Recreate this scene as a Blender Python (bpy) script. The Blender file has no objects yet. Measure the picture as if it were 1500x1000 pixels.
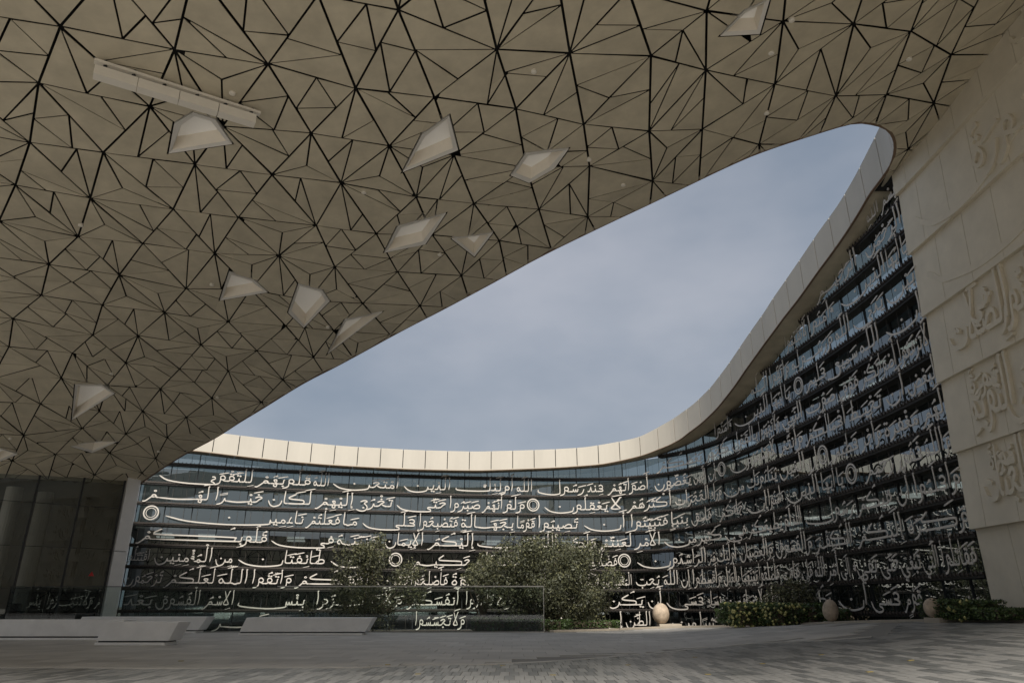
import bpy, bmesh, math, random
import numpy as np
from mathutils import Vector
random.seed(7)
SC = bpy.context.scene
COL = SC.collection

# ------------------------------------------------------------------ camera
F = 1024.0; PITCH = math.radians(20.63); CH = 0.8
cam_d = bpy.data.cameras.new('camera'); cam = bpy.data.objects.new('camera', cam_d); COL.objects.link(cam)
cam_d.sensor_width = 36.0; cam_d.lens = F / 1500 * 36.0; cam_d.clip_end = 3000; cam_d.clip_start = 0.05
cam.location = (0, 0, CH); cam.rotation_euler = (math.pi / 2 + PITCH, 0, 0)
SC.camera = cam

# ------------------------------------------------------------------ world
SUN_EL, SUN_AZ = math.radians(45), math.radians(173)      # azimuth measured from +Y clockwise: behind the camera
w = bpy.data.worlds.new('World'); SC.world = w; w.use_nodes = True
nt = w.node_tree; nt.nodes.clear()
N = nt.nodes.new; L = nt.links.new
out = N('ShaderNodeOutputWorld'); bg = N('ShaderNodeBackground'); sky = N('ShaderNodeTexSky')
sky.sky_type = 'NISHITA'; sky.sun_disc = False; sky.sun_elevation = SUN_EL; sky.sun_rotation = SUN_AZ
sky.air_density = 1.3; sky.dust_density = 3.5; sky.ozone_density = 1.5
tc = N('ShaderNodeTexCoord'); mp = N('ShaderNodeMapping'); mp.inputs['Scale'].default_value = (1.0, 1.0, 1.9)
mp.inputs['Location'].default_value = (1.7, 0.2, 0.35)
nz = N('ShaderNodeTexNoise'); nz.inputs['Scale'].default_value = 2.0; nz.inputs['Detail'].default_value = 5.0; nz.inputs['Roughness'].default_value = 0.5
rp = N('ShaderNodeValToRGB'); rp.color_ramp.elements[0].position = 0.36; rp.color_ramp.elements[1].position = 0.68
rp.color_ramp.elements[0].color = (2.2, 2.62, 3.25, 1); rp.color_ramp.elements[1].color = (4.3, 4.45, 4.9, 1)
mx = N('ShaderNodeMix'); mx.data_type = 'RGBA'; mx.inputs[0].default_value = 0.82
L(tc.outputs['Generated'], mp.inputs['Vector']); L(mp.outputs[0], nz.inputs['Vector']); L(nz.outputs['Fac'], rp.inputs[0])
L(sky.outputs[0], mx.inputs[6]); L(rp.outputs[0], mx.inputs[7]); L(mx.outputs[2], bg.inputs[0]); bg.inputs[1].default_value = 0.044
L(bg.outputs[0], out.inputs[0])

sl = bpy.data.lights.new('sun', 'SUN'); so = bpy.data.objects.new('sun', sl); COL.objects.link(so)
sl.energy = 2.2; sl.angle = math.radians(16); sl.color = (1.0, 0.945, 0.86)
sd = Vector((math.sin(SUN_AZ) * math.cos(SUN_EL), math.cos(SUN_AZ) * math.cos(SUN_EL), math.sin(SUN_EL)))
so.rotation_euler = (-sd).to_track_quat('-Z', 'Y').to_euler()
SC.view_settings.view_transform = 'Standard'; SC.view_settings.look = 'None'
SC.view_settings.exposure = 1.32; SC.view_settings.gamma = 1.0; SC.view_settings.use_curve_mapping = False

# ------------------------------------------------------------------ maths helpers
cP, sP = math.cos(PITCH), math.sin(PITCH)
def ray(u, v):
    x = (u - 750) / F; up = (500 - v) / F
    return np.array([x, cP - up * sP, sP + up * cP])
def proj(P):
    X, Y, Z = P[0], P[1], P[2] - CH
    d = Y * cP + Z * sP
    if d < 0.05: return None
    return 750 + F * X / d, 500 - F * (-Y * sP + Z * cP) / d
def smooth(a, b, x):
    t = min(1.0, max(0.0, (x - a) / (b - a))); return t * t * (3 - 2 * t)
def catmull(pts, n=8, closed=False):
    pts = [np.array(p, float) for p in pts]
    if len(pts) < 3:
        return [pts[0] + (pts[-1] - pts[0]) * t for t in np.linspace(0, 1, n + 1)] if len(pts) == 2 else pts
    P = [2 * pts[0] - pts[1]] + pts + [2 * pts[-1] - pts[-2]]
    o = []
    for i in range(1, len(P) - 2):
        a, b, c, d = P[i - 1], P[i], P[i + 1], P[i + 2]
        for k in range(n):
            t = k / n
            o.append(0.5 * ((2 * b) + (c - a) * t + (2 * a - 5 * b + 4 * c - d) * t * t + (3 * b - a - 3 * c + d) * t ** 3))
    o.append(P[-2]); return o
class Curve:
    def __init__(self, pts, n=24):
        self.p = np.array(catmull(pts, n)); d = np.linalg.norm(np.diff(self.p, axis=0), axis=1)
        self.s = np.concatenate([[0], np.cumsum(d)]); self.L = self.s[-1]
        t = np.gradient(self.p, self.s, axis=0); t /= np.linalg.norm(t, axis=1)[:, None]; self.t = t
    def at(self, s): return np.array([np.interp(s, self.s, self.p[:, i]) for i in range(self.p.shape[1])])
    def tan(self, s):
        v = np.array([np.interp(s, self.s, self.t[:, 0]), np.interp(s, self.s, self.t[:, 1])]); return v / np.linalg.norm(v)
    def inn(self, s):
        t = self.tan(s); return np.array([t[1], -t[0]])

# ------------------------------------------------------------------ object helpers
def link(name, verts, faces, mat, parent=None, smooth_=False, mats=None):
    me = bpy.data.meshes.new(name); me.from_pydata([tuple(map(float, v)) for v in verts], [], faces); me.update()
    o = bpy.data.objects.new(name, me); COL.objects.link(o)
    if mat: me.materials.append(mat)
    if smooth_: me.shade_smooth()
    if parent: o.parent = parent
    return o
def empty(name, loc=(0, 0, 0)):
    o = bpy.data.objects.new(name, None); COL.objects.link(o); o.location = loc; o.empty_display_size = .2; return o
def tag(o, label=None, cat=None, group=None, kind=None):
    if label: o['label'] = label
    if cat: o['category'] = cat
    if group: o['group'] = group
    if kind: o['kind'] = kind
    return o
class MB:
    def __init__(self): self.v = []; self.f = []
    def add(self, v, f):
        b = len(self.v); self.v += [tuple(x) for x in v]; self.f += [tuple(i + b for i in q) for q in f]
    def box8(self, c):                  # c: 4 bottom then 4 top corners, both counter-clockwise seen from above
        self.add(c, [(3, 2, 1, 0), (4, 5, 6, 7), (0, 1, 5, 4), (1, 2, 6, 5), (2, 3, 7, 6), (3, 0, 4, 7)])
    def box(self, x0, x1, y0, y1, z0, z1):
        self.box8([(x0, y0, z0), (x1, y0, z0), (x1, y1, z0), (x0, y1, z0), (x0, y0, z1), (x1, y0, z1), (x1, y1, z1), (x0, y1, z1)])
    def obox(self, p0, p1, wid, hgt):   # bar from p0 to p1 (3d), wid sideways, hgt along the up side
        a, b = Vector(p0), Vector(p1); d = (b - a).normalized()
        up = Vector((0, 0, 1)) if abs(d.z) < .9 else Vector((0, 1, 0))
        s = d.cross(up).normalized(); u = s.cross(d).normalized()
        s = s * (wid / 2); u = u * (hgt / 2)
        self.add([a - s - u, a + s - u, a + s + u, a - s + u, b - s - u, b + s - u, b + s + u, b - s + u],
                 [(0, 1, 2, 3), (7, 6, 5, 4), (1, 0, 4, 5), (2, 1, 5, 6), (3, 2, 6, 7), (0, 3, 7, 4)])
    def tube(self, pts, r, n=8, cap=True):
        pts = [Vector(p) for p in pts]; rr = r if isinstance(r, (list, tuple)) else [r] * len(pts); base = len(self.v)
        for i, p in enumerate(pts):
            d = (pts[min(i + 1, len(pts) - 1)] - pts[max(i - 1, 0)]).normalized()
            a = d.cross(Vector((0, 0, 1)) if abs(d.z) < .95 else Vector((1, 0, 0))).normalized(); b = d.cross(a)
            for k in range(n):
                t = 2 * math.pi * k / n; q = p + (a * math.cos(t) + b * math.sin(t)) * rr[i]; self.v.append(tuple(q))
        for i in range(len(pts) - 1):
            for k in range(n):
                self.f.append((base + i * n + k, base + i * n + (k + 1) % n, base + (i + 1) * n + (k + 1) % n, base + (i + 1) * n + k))
        if cap:
            self.f.append(tuple(base + k for k in range(n))[::-1]); e = base + (len(pts) - 1) * n; self.f.append(tuple(e + k for k in range(n)))
    def build(self, name, mat, parent=None, smooth_=False):
        return link(name, self.v, self.f, mat, parent, smooth_)

# ------------------------------------------------------------------ materials
def mat(name, col, rough=.6, metal=0.0, var=.08, scale=6.0, bump=0.0, bscale=60, spec=None, detail=4, tint=None, objvar=0.0, streak=None):
    m = bpy.data.materials.new(name); m.use_nodes = True; t = m.node_tree; n = t.nodes; b = n['Principled BSDF']
    b.inputs['Roughness'].default_value = rough; b.inputs['Metallic'].default_value = metal
    if spec is not None: b.inputs['Specular IOR Level'].default_value = spec
    g = n.new('ShaderNodeNewGeometry')
    mp_ = n.new('ShaderNodeMapping'); t.links.new(g.outputs['Position'], mp_.inputs['Vector'])
    if streak: mp_.inputs['Scale'].default_value = streak
    no = n.new('ShaderNodeTexNoise'); no.inputs['Scale'].default_value = scale; no.inputs['Detail'].default_value = detail; no.inputs['Roughness'].default_value = .65
    t.links.new(mp_.outputs[0], no.inputs['Vector'])
    r = n.new('ShaderNodeValToRGB'); r.color_ramp.elements[0].position = .3; r.color_ramp.elements[1].position = .72
    c2 = tint if tint else col
    r.color_ramp.elements[0].color = (*[max(0, x * (1 - var)) for x in c2], 1); r.color_ramp.elements[1].color = (*[min(1, x * (1 + var)) for x in col], 1)
    t.links.new(no.outputs['Fac'], r.inputs[0]); src = r.outputs[0]
    if objvar:
        oi = g; mr = n.new('ShaderNodeMapRange'); mr.inputs['To Min'].default_value = 1 - objvar; mr.inputs['To Max'].default_value = 1 + objvar
        t.links.new(oi.outputs['Random Per Island'], mr.inputs[0]); mu = n.new('ShaderNodeVectorMath'); mu.operation = 'SCALE'
        t.links.new(src, mu.inputs[0]); t.links.new(mr.outputs[0], mu.inputs['Scale']); src = mu.outputs[0]
    t.links.new(src, b.inputs['Base Color'])
    if bump:
        n2 = n.new('ShaderNodeTexNoise'); n2.inputs['Scale'].default_value = bscale; n2.inputs['Detail'].default_value = 3
        t.links.new(g.outputs['Position'], n2.inputs['Vector']); bp = n.new('ShaderNodeBump'); bp.inputs['Strength'].default_value = bump; bp.inputs['Distance'].default_value = .02
        t.links.new(n2.outputs['Fac'], bp.inputs['Height']); t.links.new(bp.outputs[0], b.inputs['Normal'])
    return m
def glass_mat(name, tint, f0, rough=0.0, refl=(.9, .95, 1.0)):
    m = bpy.data.materials.new(name); m.use_nodes = True; t = m.node_tree; n = t.nodes; n.clear()
    o = n.new('ShaderNodeOutputMaterial'); mxs = n.new('ShaderNodeMixShader'); tr = n.new('ShaderNodeBsdfTransparent'); gl = n.new('ShaderNodeBsdfGlossy')
    fr = n.new('ShaderNodeFresnel'); fr.inputs['IOR'].default_value = 1.52
    mr = n.new('ShaderNodeMapRange'); mr.inputs['From Min'].default_value = 0.043; mr.inputs['From Max'].default_value = 1; mr.inputs['To Min'].default_value = f0; mr.inputs['To Max'].default_value = 1
    tr.inputs[0].default_value = (*tint, 1); gl.inputs[0].default_value = (*refl, 1); gl.inputs['Roughness'].default_value = rough
    t.links.new(fr.outputs[0], mr.inputs[0]); t.links.new(mr.outputs[0], mxs.inputs[0]); t.links.new(tr.outputs[0], mxs.inputs[1]); t.links.new(gl.outputs[0], mxs.inputs[2])
    t.links.new(mxs.outputs[0], o.inputs[0]); return m
def emit_mat(name, col, s):
    m = bpy.data.materials.new(name); m.use_nodes = True; b = m.node_tree.nodes['Principled BSDF']
    b.inputs['Base Color'].default_value = (.8, .8, .8, 1); b.inputs['Emission Color'].default_value = (*col, 1); b.inputs['Emission Strength'].default_value = s; return m

M_PANEL = mat('soffit_panel', (.57, .508, .385), .6, var=.14, scale=1.7, bump=.03, objvar=.09)
M_PANELB = mat('soffit_panel_field', (.57, .508, .385), .6, var=.14, scale=1.7, bump=.03, objvar=.09)
M_DARK = mat('joint_backing', (.012, .012, .012), .9)
M_FASCIA = mat('fascia_panel', (.50, .465, .40), .5, var=.06, scale=1.2, objvar=.04, streak=(1, 1, .25))
M_WALL = mat('precast_wall', (.66, .60, .485), .75, var=.08, scale=1.5, bump=.06, objvar=.04)
M_REL = mat('precast_relief', (.66, .60, .485), .75, var=.06, scale=2.0, bump=.05)
M_POCK = mat('pocket_white', (.86, .80, .70), .55, var=.03)
M_FRAME = mat('pocket_frame', (.74, .71, .66), .5, var=.03)
M_LET = mat('letter_metal', (.60, .56, .505), .4, var=.05)
M_BEAM = mat('beam_bronze', (.028, .026, .024), .55, metal=.3, var=.2)
M_PIN = mat('pin_bronze', (.075, .065, .058), .5, metal=.4)
M_MULL = mat('mullion', (.03, .032, .034), .45, metal=.4)
M_GLASS = glass_mat('facade_glass', (.30, .36, .36), .22, refl=(.86, .95, 1.0))
M_LGLASS = glass_mat('lobby_glass', (.42, .44, .42), .07, refl=(.85, .9, .88))
M_BGLASS = glass_mat('balustrade_glass', (.74, .82, .78), .055)
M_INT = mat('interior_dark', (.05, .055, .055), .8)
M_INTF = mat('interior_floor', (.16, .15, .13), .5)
M_LIGHTP = emit_mat('ceiling_light_panel', (1, .95, .88), .25)
M_PAVE = mat('plaza_stone', (.47, .445, .405), .55, var=.14, scale=.7, bump=.05, bscale=25, objvar=.06)
M_PAVE2 = mat('plaza_stone_dark', (.41, .39, .355), .5, var=.12, scale=1.6, bump=.05, bscale=25)
M_PAVE3 = mat('plaza_stone_pale', (.50, .475, .435), .55, var=.14, scale=1.1, bump=.05, bscale=25, objvar=.06)
M_PAVD = mat('paver_dark', (.18, .182, .178), .30, var=.25, scale=5, objvar=.12, bump=.02)
M_PAVL = mat('paver_light', (.315, .31, .298), .30, var=.16, scale=5, objvar=.10, bump=.02)
M_JOINT = mat('paver_joint', (.22, .21, .19), .7)
M_BENCH = mat('bench_concrete', (.87, .855, .83), .6, var=.09, scale=1.8, bump=.06)
M_STONE = mat('boulder_stone', (.44, .35, .26), .75, var=.3, scale=7, bump=.25, bscale=30)
M_BED = mat('planting_soil', (.10, .085, .065), .95, var=.3, scale=9, bump=.3, bscale=20)
M_CURB = mat('curb_stone', (.40, .35, .28), .7, var=.1, scale=4)
M_BARK = mat('bark', (.11, .085, .06), .9, var=.3, scale=14, bump=.4, bscale=40)
M_LEAF = mat('olive_leaf', (.075, .08, .043), .55, var=.4, scale=9, tint=(.038, .044, .024), objvar=.3)
M_LEAFB = mat('olive_leaf_bright', (.14, .14, .07), .6, var=.35, scale=9, objvar=.4)
M_HEDGE = mat('hedge_leaf', (.06, .095, .028), .5, var=.5, scale=12, objvar=.45)
M_FLOWER = mat('hedge_flower', (.45, .42, .16), .6, var=.2, scale=20)
M_WHITE = mat('white_fixture', (.82, .77, .68), .45, var=.03)
M_COLUMN = mat('column_paint', (.72, .70, .67), .55, var=.03)
M_RED = mat('red_sticker', (.5, .02, .02), .5)
M_YEL = mat('yellow_marker', (.34, .26, .07), .6)
M_STEEL = mat('rail_steel', (.45, .43, .40), .35, metal=.8)
M_SOFA = mat('sofa_dark', (.05, .05, .055), .8)

# ------------------------------------------------------------------ surfaces of the place
FAC = Curve([(-19, 26.4), (-16.5, 27.4), (-13.75, 28.5), (-9.6, 30.1), (-4, 31.4), (-1.5, 31.8), (2.6, 32.2), (5.4, 31.7), (7.2, 30.2), (8.15, 28.2), (8.72, 25.6), (9.32, 21.4), (9.6, 17.5), (9.63, 15.0), (9.63, 13.6)])
ROW = 0.8; Z0 = 0.61
def S(x, y):                           # underside of the canopy
    y = y + 1.0 * max(0.0, -13.6 - x) ** 2 / (max(0.0, -13.6 - x) + .6)
    zl = np.interp(y, [-12, 2, 8, 14, 19, 25, 29], [8.9, 8.9, 8.6, 8.0, 7.0, 5.25, 3.9])
    zl = 0.5 * zl + 0.25 * (np.interp(y - 1.6, [-12, 2, 8, 14, 19, 25, 29], [8.9, 8.9, 8.6, 8.0, 7.0, 5.25, 3.9]) + np.interp(y + 1.6, [-12, 2, 8, 14, 19, 25, 29], [8.9, 8.9, 8.6, 8.0, 7.0, 5.25, 3.9]))
    t = min(1.05, max(0.0, (x + 15.0) / 24.65)); t = t ** 2.0
    zr = np.interp(y, [-12, 4, 10, 13, 15, 20], [11.4, 11.35, 11.2, 10.95, 10.93, 10.9])
    return zl + (zr - zl) * t
def hitS(u, v, dz=0.0):
    r = ray(u, v); lo, hi = 2.0, 60.0; prev = None
    for t in np.linspace(2, 60, 400):
        d = CH + t * r[2] - (S(t * r[0], t * r[1]) - dz)
        if prev is not None and d > 0: hi = t; break
        prev = d; lo = t
    for _ in range(40):
        m = (lo + hi) / 2
        if CH + m * r[2] - (S(m * r[0], m * r[1]) - dz) > 0: hi = m
        else: lo = m
    return np.array([lo * r[0], lo * r[1], CH + lo * r[2]])
def gz(x, y):                          # plaza level: climbs gently towards the right-hand wall
    return 0.53 * smooth(2.6, 9.6, x) * (1 - smooth(13, 32, y)) ** 1.0
def hitG(u, v):
    r = ray(u, v); t = 5.0
    for _ in range(60): t = (gz(t * r[0], t * r[1]) - CH) / r[2] if r[2] < -1e-4 else 40.0
    return np.array([t * r[0], t * r[1], gz(t * r[0], t * r[1])])

# ------------------------------------------------------------------ pen-stroke lettering (x grows in writing direction, alef = 1 high)
NOJOIN = set('اأإآٱدذرزوؤءةى')
MARKS = 'ًٌٍَُِّْٰٓ'
DOTS = {'ب': (-1, 1), 'ت': (1, 2), 'ث': (1, 3), 'ن': (1, 1), 'ي': (-1, 2), 'ج': (-1, 1), 'خ': (1, 1), 'ذ': (1, 1), 'ز': (1, 1), 'ش': (1, 3), 'ض': (1, 1), 'ظ': (1, 1), 'غ': (1, 1), 'ف': (1, 1), 'ق': (1, 2), 'ة': (1, 2)}
def sh(st, dx): return [[(x + dx, y) for x, y in s] for s in st]
def glyph(ch, rj, lj, e=0.0):
    """strokes, width, (dot x, top y, bottom y); rj / lj: joined to the right / left neighbour; e: extra length of the tail"""
    J = [(0, 0), (.05, .0), (.1, .02)]
    if ch in 'اأإآٱ':
        if rj: return [[(0, 0), (.1, .01), (.16, .12), (.15, .55), (.13, 1.02)]], .26, (.14, 1.12, -.12)
        return [[(.05, 1.0), (.10, 1.04), (.09, .9), (.07, .5), (.12, -.02)]], .24, (.08, 1.14, -.12)
    if ch in 'بتثنيئ' and lj:
        if rj: return [[(0, 0), (.08, .01), (.13, .27)], [(.12, .29), (.16, .05), (.24, 0), (.34, 0)]], .34, (.14, .46, -.18)
        return [[(.0, .30), (.05, .32), (.06, .1), (.12, .01), (.3, 0)]], .3, (.08, .5, -.18)
    if ch in 'بت' + 'ث':
        s = [[(.0, .26), (.05, .05), (.2, -.05), (.5 + e * .5, -.07 - .06 * min(1, e)), (.78 + e, .0), (.92 + e, .22)]]
        if rj: s = [[(0, 0), (.06, .01), (.1, .2)]] + sh(s, .1)
        return s, .98 + e, (.5 + e * .5, .28, -.25)
    if ch == 'ن':
        s = [[(.0, .22), (.03, .02), (.12, -.16), (.3 + e * .22, -.27), (.44 + e * .5, -.28), (.6 + e * .8, -.13), (.70 + e, .2)]]
        if rj: s = [[(0, 0), (.06, .01), (.1, .2)]] + sh(s, .1)
        return s, .84 + e, (.42 + e * .4, .26, -.4)
    if ch in 'يى':
        if rj: s = [[(0, 0), (.12, .02), (.25, .0), (.26, -.09), (.12, -.16), (.08, -.26), (.2, -.35), (.45 + e * .5, -.36), (.7 + e * .85, -.2), (.84 + e, .14)]]
        else: s = [[(.24, .26), (.1, .26), (.06, .12), (.2, .02), (.26, -.1), (.14, -.17), (.08, -.26), (.2, -.35), (.45 + e * .5, -.36), (.7 + e * .85, -.2), (.84 + e, .14)]]
        return s, .86 + e, (.4, .3, -.52)
    if ch in 'جحخ':
        top = [(.42, .33), (.24, .43), (.1, .42), (.02, .33)]
        if lj:
            s = [top, [(.03, .34), (.2, .2), (.3, .06), (.42, .0), (.54, 0)]]; wd = .54
        else:
            s = [top, [(.03, .34), (.2, .2), (.06, .02), (.02, -.2), (.14, -.4), (.4 + e * .5, -.44), (.66 + e, -.3)]]; wd = .62 + e
        if rj: return [[(0, 0), (.1, .01), (.24, .1), (.3, .16)]] + sh(s, .14), wd + .14, (.34, .6, -.16)
        return s, wd, (.24, .6, -.16)
    if ch in 'دذ':
        if rj: return [[(0, 0), (.1, .01), (.17, .4)], [(.16, .42), (.24, .12), (.28, .02), (.46, .0)]], .46, (.2, .58, -.2)
        return [[(.1, .44), (.14, .42), (.22, .18), (.2, .04), (.06, .01), (.02, .05)], [(.2, .06), (.3, .0), (.36, .03)]], .4, (.14, .6, -.2)
    if ch in 'رز':
        s = [[(.02, .22), (.06, .1), (.1, -.06), (.22, -.22), (.46, -.33)]]
        if rj: return [[(0, 0), (.05, .01), (.09, .18)]] + sh(s, .06), .42, (.16, .42, -.4)
        return s, .38, (.12, .42, -.4)
    if ch in 'سش':
        s = [[(.0, .27), (.03, .05), (.1, .0), (.15, .2)], [(.15, .22), (.18, .03), (.25, .0), (.30, .2)], [(.30, .24), (.33, .03), (.42, 0), (.56, 0)]]
        wd = .56
        if not lj:
            s[2] = [(.30, .24), (.33, .0), (.4, -.2), (.6 + e * .4, -.3), (.86 + e, -.12), (.94 + e, .16)]; wd = .98 + e
        if rj: return [[(0, 0), (.06, .01), (.08, .24)]] + sh(s, .08), wd + .08, (.28, .46, -.2)
        return s, wd, (.2, .46, -.2)
    if ch in 'صضطظ':
        s = [[(.5, .05), (.34, .24), (.18, .31), (.04, .24), (.03, .08), (.16, .0), (.5, .0)]]
        if ch in 'طظ': s += [[(.26, 1.0), (.30, .98), (.32, .5), (.36, .04)], [(.5, .0), (.66, 0)]]; wd = .66
        elif lj: s += [[(.5, .0), (.54, .2)], [(.54, .22), (.58, .03), (.74, 0)]]; wd = .74
        else: s += [[(.5, .0), (.54, .2)], [(.54, .22), (.57, .0), (.64, -.2), (.84 + e * .4, -.3), (1.08 + e, -.12), (1.14 + e, .14)]]; wd = 1.18 + e
        if rj: s = [[(0, 0), (.1, .0), (.2, .0)]] + sh(s, .06); wd += .06
        return s, wd, (.34 if ch not in 'طظ' else .52, .52, -.2)
    if ch in 'عغ':
        if rj:
            hd = [(0, 0), (.08, .02), (.2, .14), (.34, .26), (.22, .31), (.1, .26), (.2, .12)]
            if lj: return [hd, [(.2, .13), (.28, .02), (.48, 0)]], .48, (.22, .5, -.18)
            return [hd, [(.2, .13), (.08, -.06), (.08, -.26), (.22, -.42), (.5 + e * .5, -.42), (.72 + e, -.28)]], .66 + e, (.22, .5, -.5)
        hd = [(.38, .46), (.22, .54), (.07, .44), (.07, .3), (.19, .22), (.36, .27)]
        if lj: return [hd, [(.2, .22), (.05, .12), (.08, .01), (.3, .0), (.54, 0)]], .54, (.2, .72, -.18)
        return [hd, [(.18, .2), (.05, .06), (.03, -.16), (.14, -.38), (.42 + e * .5, -.42), (.66 + e, -.28)]], .6 + e, (.2, .66, -.5)
    if ch in 'فقو':
        o = .06 if rj else 0.0
        hd = [(.25 + o, .12), (.1 + o, .08), (.0 + o, .23), (.1 + o, .40), (.24 + o, .36), (.27 + o, .16)]
        pre = [[(0, 0), (.1, .01), (.24, .02)]] if rj else []
        if ch == 'و': return [[(0, 0), (.1, .01), (.2, .12)]] * (1 if rj else 0) + [hd, [(.24 + o, .2), (.26 + o, .02), (.28 + o, -.16), (.42 + o, -.3), (.58 + o, -.33)]], .46 + o, (.13, .55, -.4)
        if lj: return pre + [hd, [(.24 + o, .17), (.24 + o, .05), (.32 + o, .0), (.44 + o, 0)]], .44 + o, (.14 + o, .54, -.18)
        if ch == 'ف': return pre + [hd, [(.24 + o, .17), (.24 + o, .02), (.4 + o, -.04), (.7 + o + e * .6, -.06), (.95 + o + e, .0), (1.04 + o + e, .2)]], 1.1 + o + e, (.14 + o, .54, -.18)
        return pre + [hd, [(.24 + o, .17), (.22 + o, -.08), (.3 + o, -.26), (.5 + o + e * .4, -.32), (.72 + o + e, -.12), (.76 + o + e, .14)]], .82 + o + e, (.14 + o, .54, -.4)
    if ch == 'ك':
        if lj:
            W = .95 + e
            return [[(W - .42, .78), (W - .2, .62), (W - .05, .50), (W - .06, .41), (W - .22, .36), (W * .5, .33), (.2, .30), (.1, .2), (.12, .06), (.24, .0)], [(.0 if rj else .14, 0.0 if rj else .02), (.3, 0), (W * .6, -.01), (W + .04, .0)]], W + .04, (.3, .9, -.2)
        s = [[(.04, 1.0), (.09, 1.02), (.08, .5), (.1, .1), (.24, -.04), (.55 + e * .5, -.07), (.84 + e, .0), (.94 + e, .2)], [(.5, .46), (.36, .5), (.36, .38), (.5, .34), (.36, .26)]]
        if rj: return [[(0, 0), (.1, .02)]] + sh(s, .04), 1.04 + e, (.3, .8, -.2)
        return s, 1.0 + e, (.3, .8, -.2)
    if ch == 'ل':
        o = .06 if rj else 0
        pre = [[(0, 0), (.08, .0), (.14, .03)]] if rj else []
        if lj: return pre + [[(.04 + o, 1.0), (.09 + o, 1.03), (.08 + o, .5), (.09 + o, .12), (.15 + o, .01), (.3 + o, 0)]], .3 + o, (.1, 1.14, -.18)
        return pre + [[(.04 + o, 1.0), (.09 + o, 1.03), (.08 + o, .4), (.08 + o, .0), (.14 + o, -.2), (.34 + o + e * .4, -.28), (.6 + o + e, -.1), (.66 + o + e, .16)]], .74 + o + e, (.1, 1.14, -.4)
    if ch == 'م':
        if lj and rj: return [[(0, 0), (.08, .02), (.16, .12), (.26, .1), (.27, -.02), (.17, -.06), (.1, .02)], [(.25, .0), (.32, .0), (.42, 0)]], .42, (.18, .36, -.22)
        if lj: return [[(.2, .0), (.08, -.02), (.03, .1), (.12, .22), (.22, .18), (.24, .05), (.3, .0), (.44, 0)]], .44, (.14, .42, -.2)
        o = .06 if rj else 0
        s = [[(0, 0), (.08, .02), (.16, .16)]] if rj else []
        return s + [[(.12 + o, .02), (.04 + o, .1), (.12 + o, .2), (.24 + o, .16), (.24 + o, .04), (.12 + o, .02)], [(.24 + o, .08), (.34 + o, -.04), (.5 + o, -.24), (.62 + o, -.34), (.7 + o, -.3)]], .66 + o, (.18, .4, -.36)
    if ch in 'هة':
        if lj and rj: return [[(0, 0), (.1, .01), (.2, .16), (.26, .3), (.14, .32), (.12, .18), (.22, .0), (.26, -.18), (.14, -.24), (.1, -.1), (.2, 0), (.46, 0)]], .46, (.2, .5, -.34)
        if lj: return [[(.16, .0), (.04, .04), (.03, .2), (.14, .36), (.1, .46)], [(.13, .37), (.3, .3), (.34, .1), (.24, .02), (.18, .12), (.22, .2)], [(.16, .0), (.3, .0), (.5, 0)]], .5, (.2, .6, -.2)
        if rj: return [[(0, 0), (.1, .02), (.2, .2), (.28, .36)], [(.27, .36), (.4, .2), (.36, .03), (.24, .02), (.2, .14)]], .46, (.26, .56, -.2)
        return [[(.16, .38), (.04, .18), (.1, .02), (.26, .02), (.32, .16), (.2, .32), (.12, .4)]], .38, (.18, .6, -.2)
    if ch in 'ءؤ':
        return [[(.2, .34), (.1, .38), (.06, .28), (.14, .22), (.24, .24)], [(.2, .23), (.08, .16), (.02, .14)]], .3, (.12, .5, .05)
    return [], .22, (0, 0, 0)
HAMZA = [[(.10, .14), (.03, .16), (.0, .08), (.1, .05)], [(.1, .06), (-.02, -.02)]]
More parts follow.
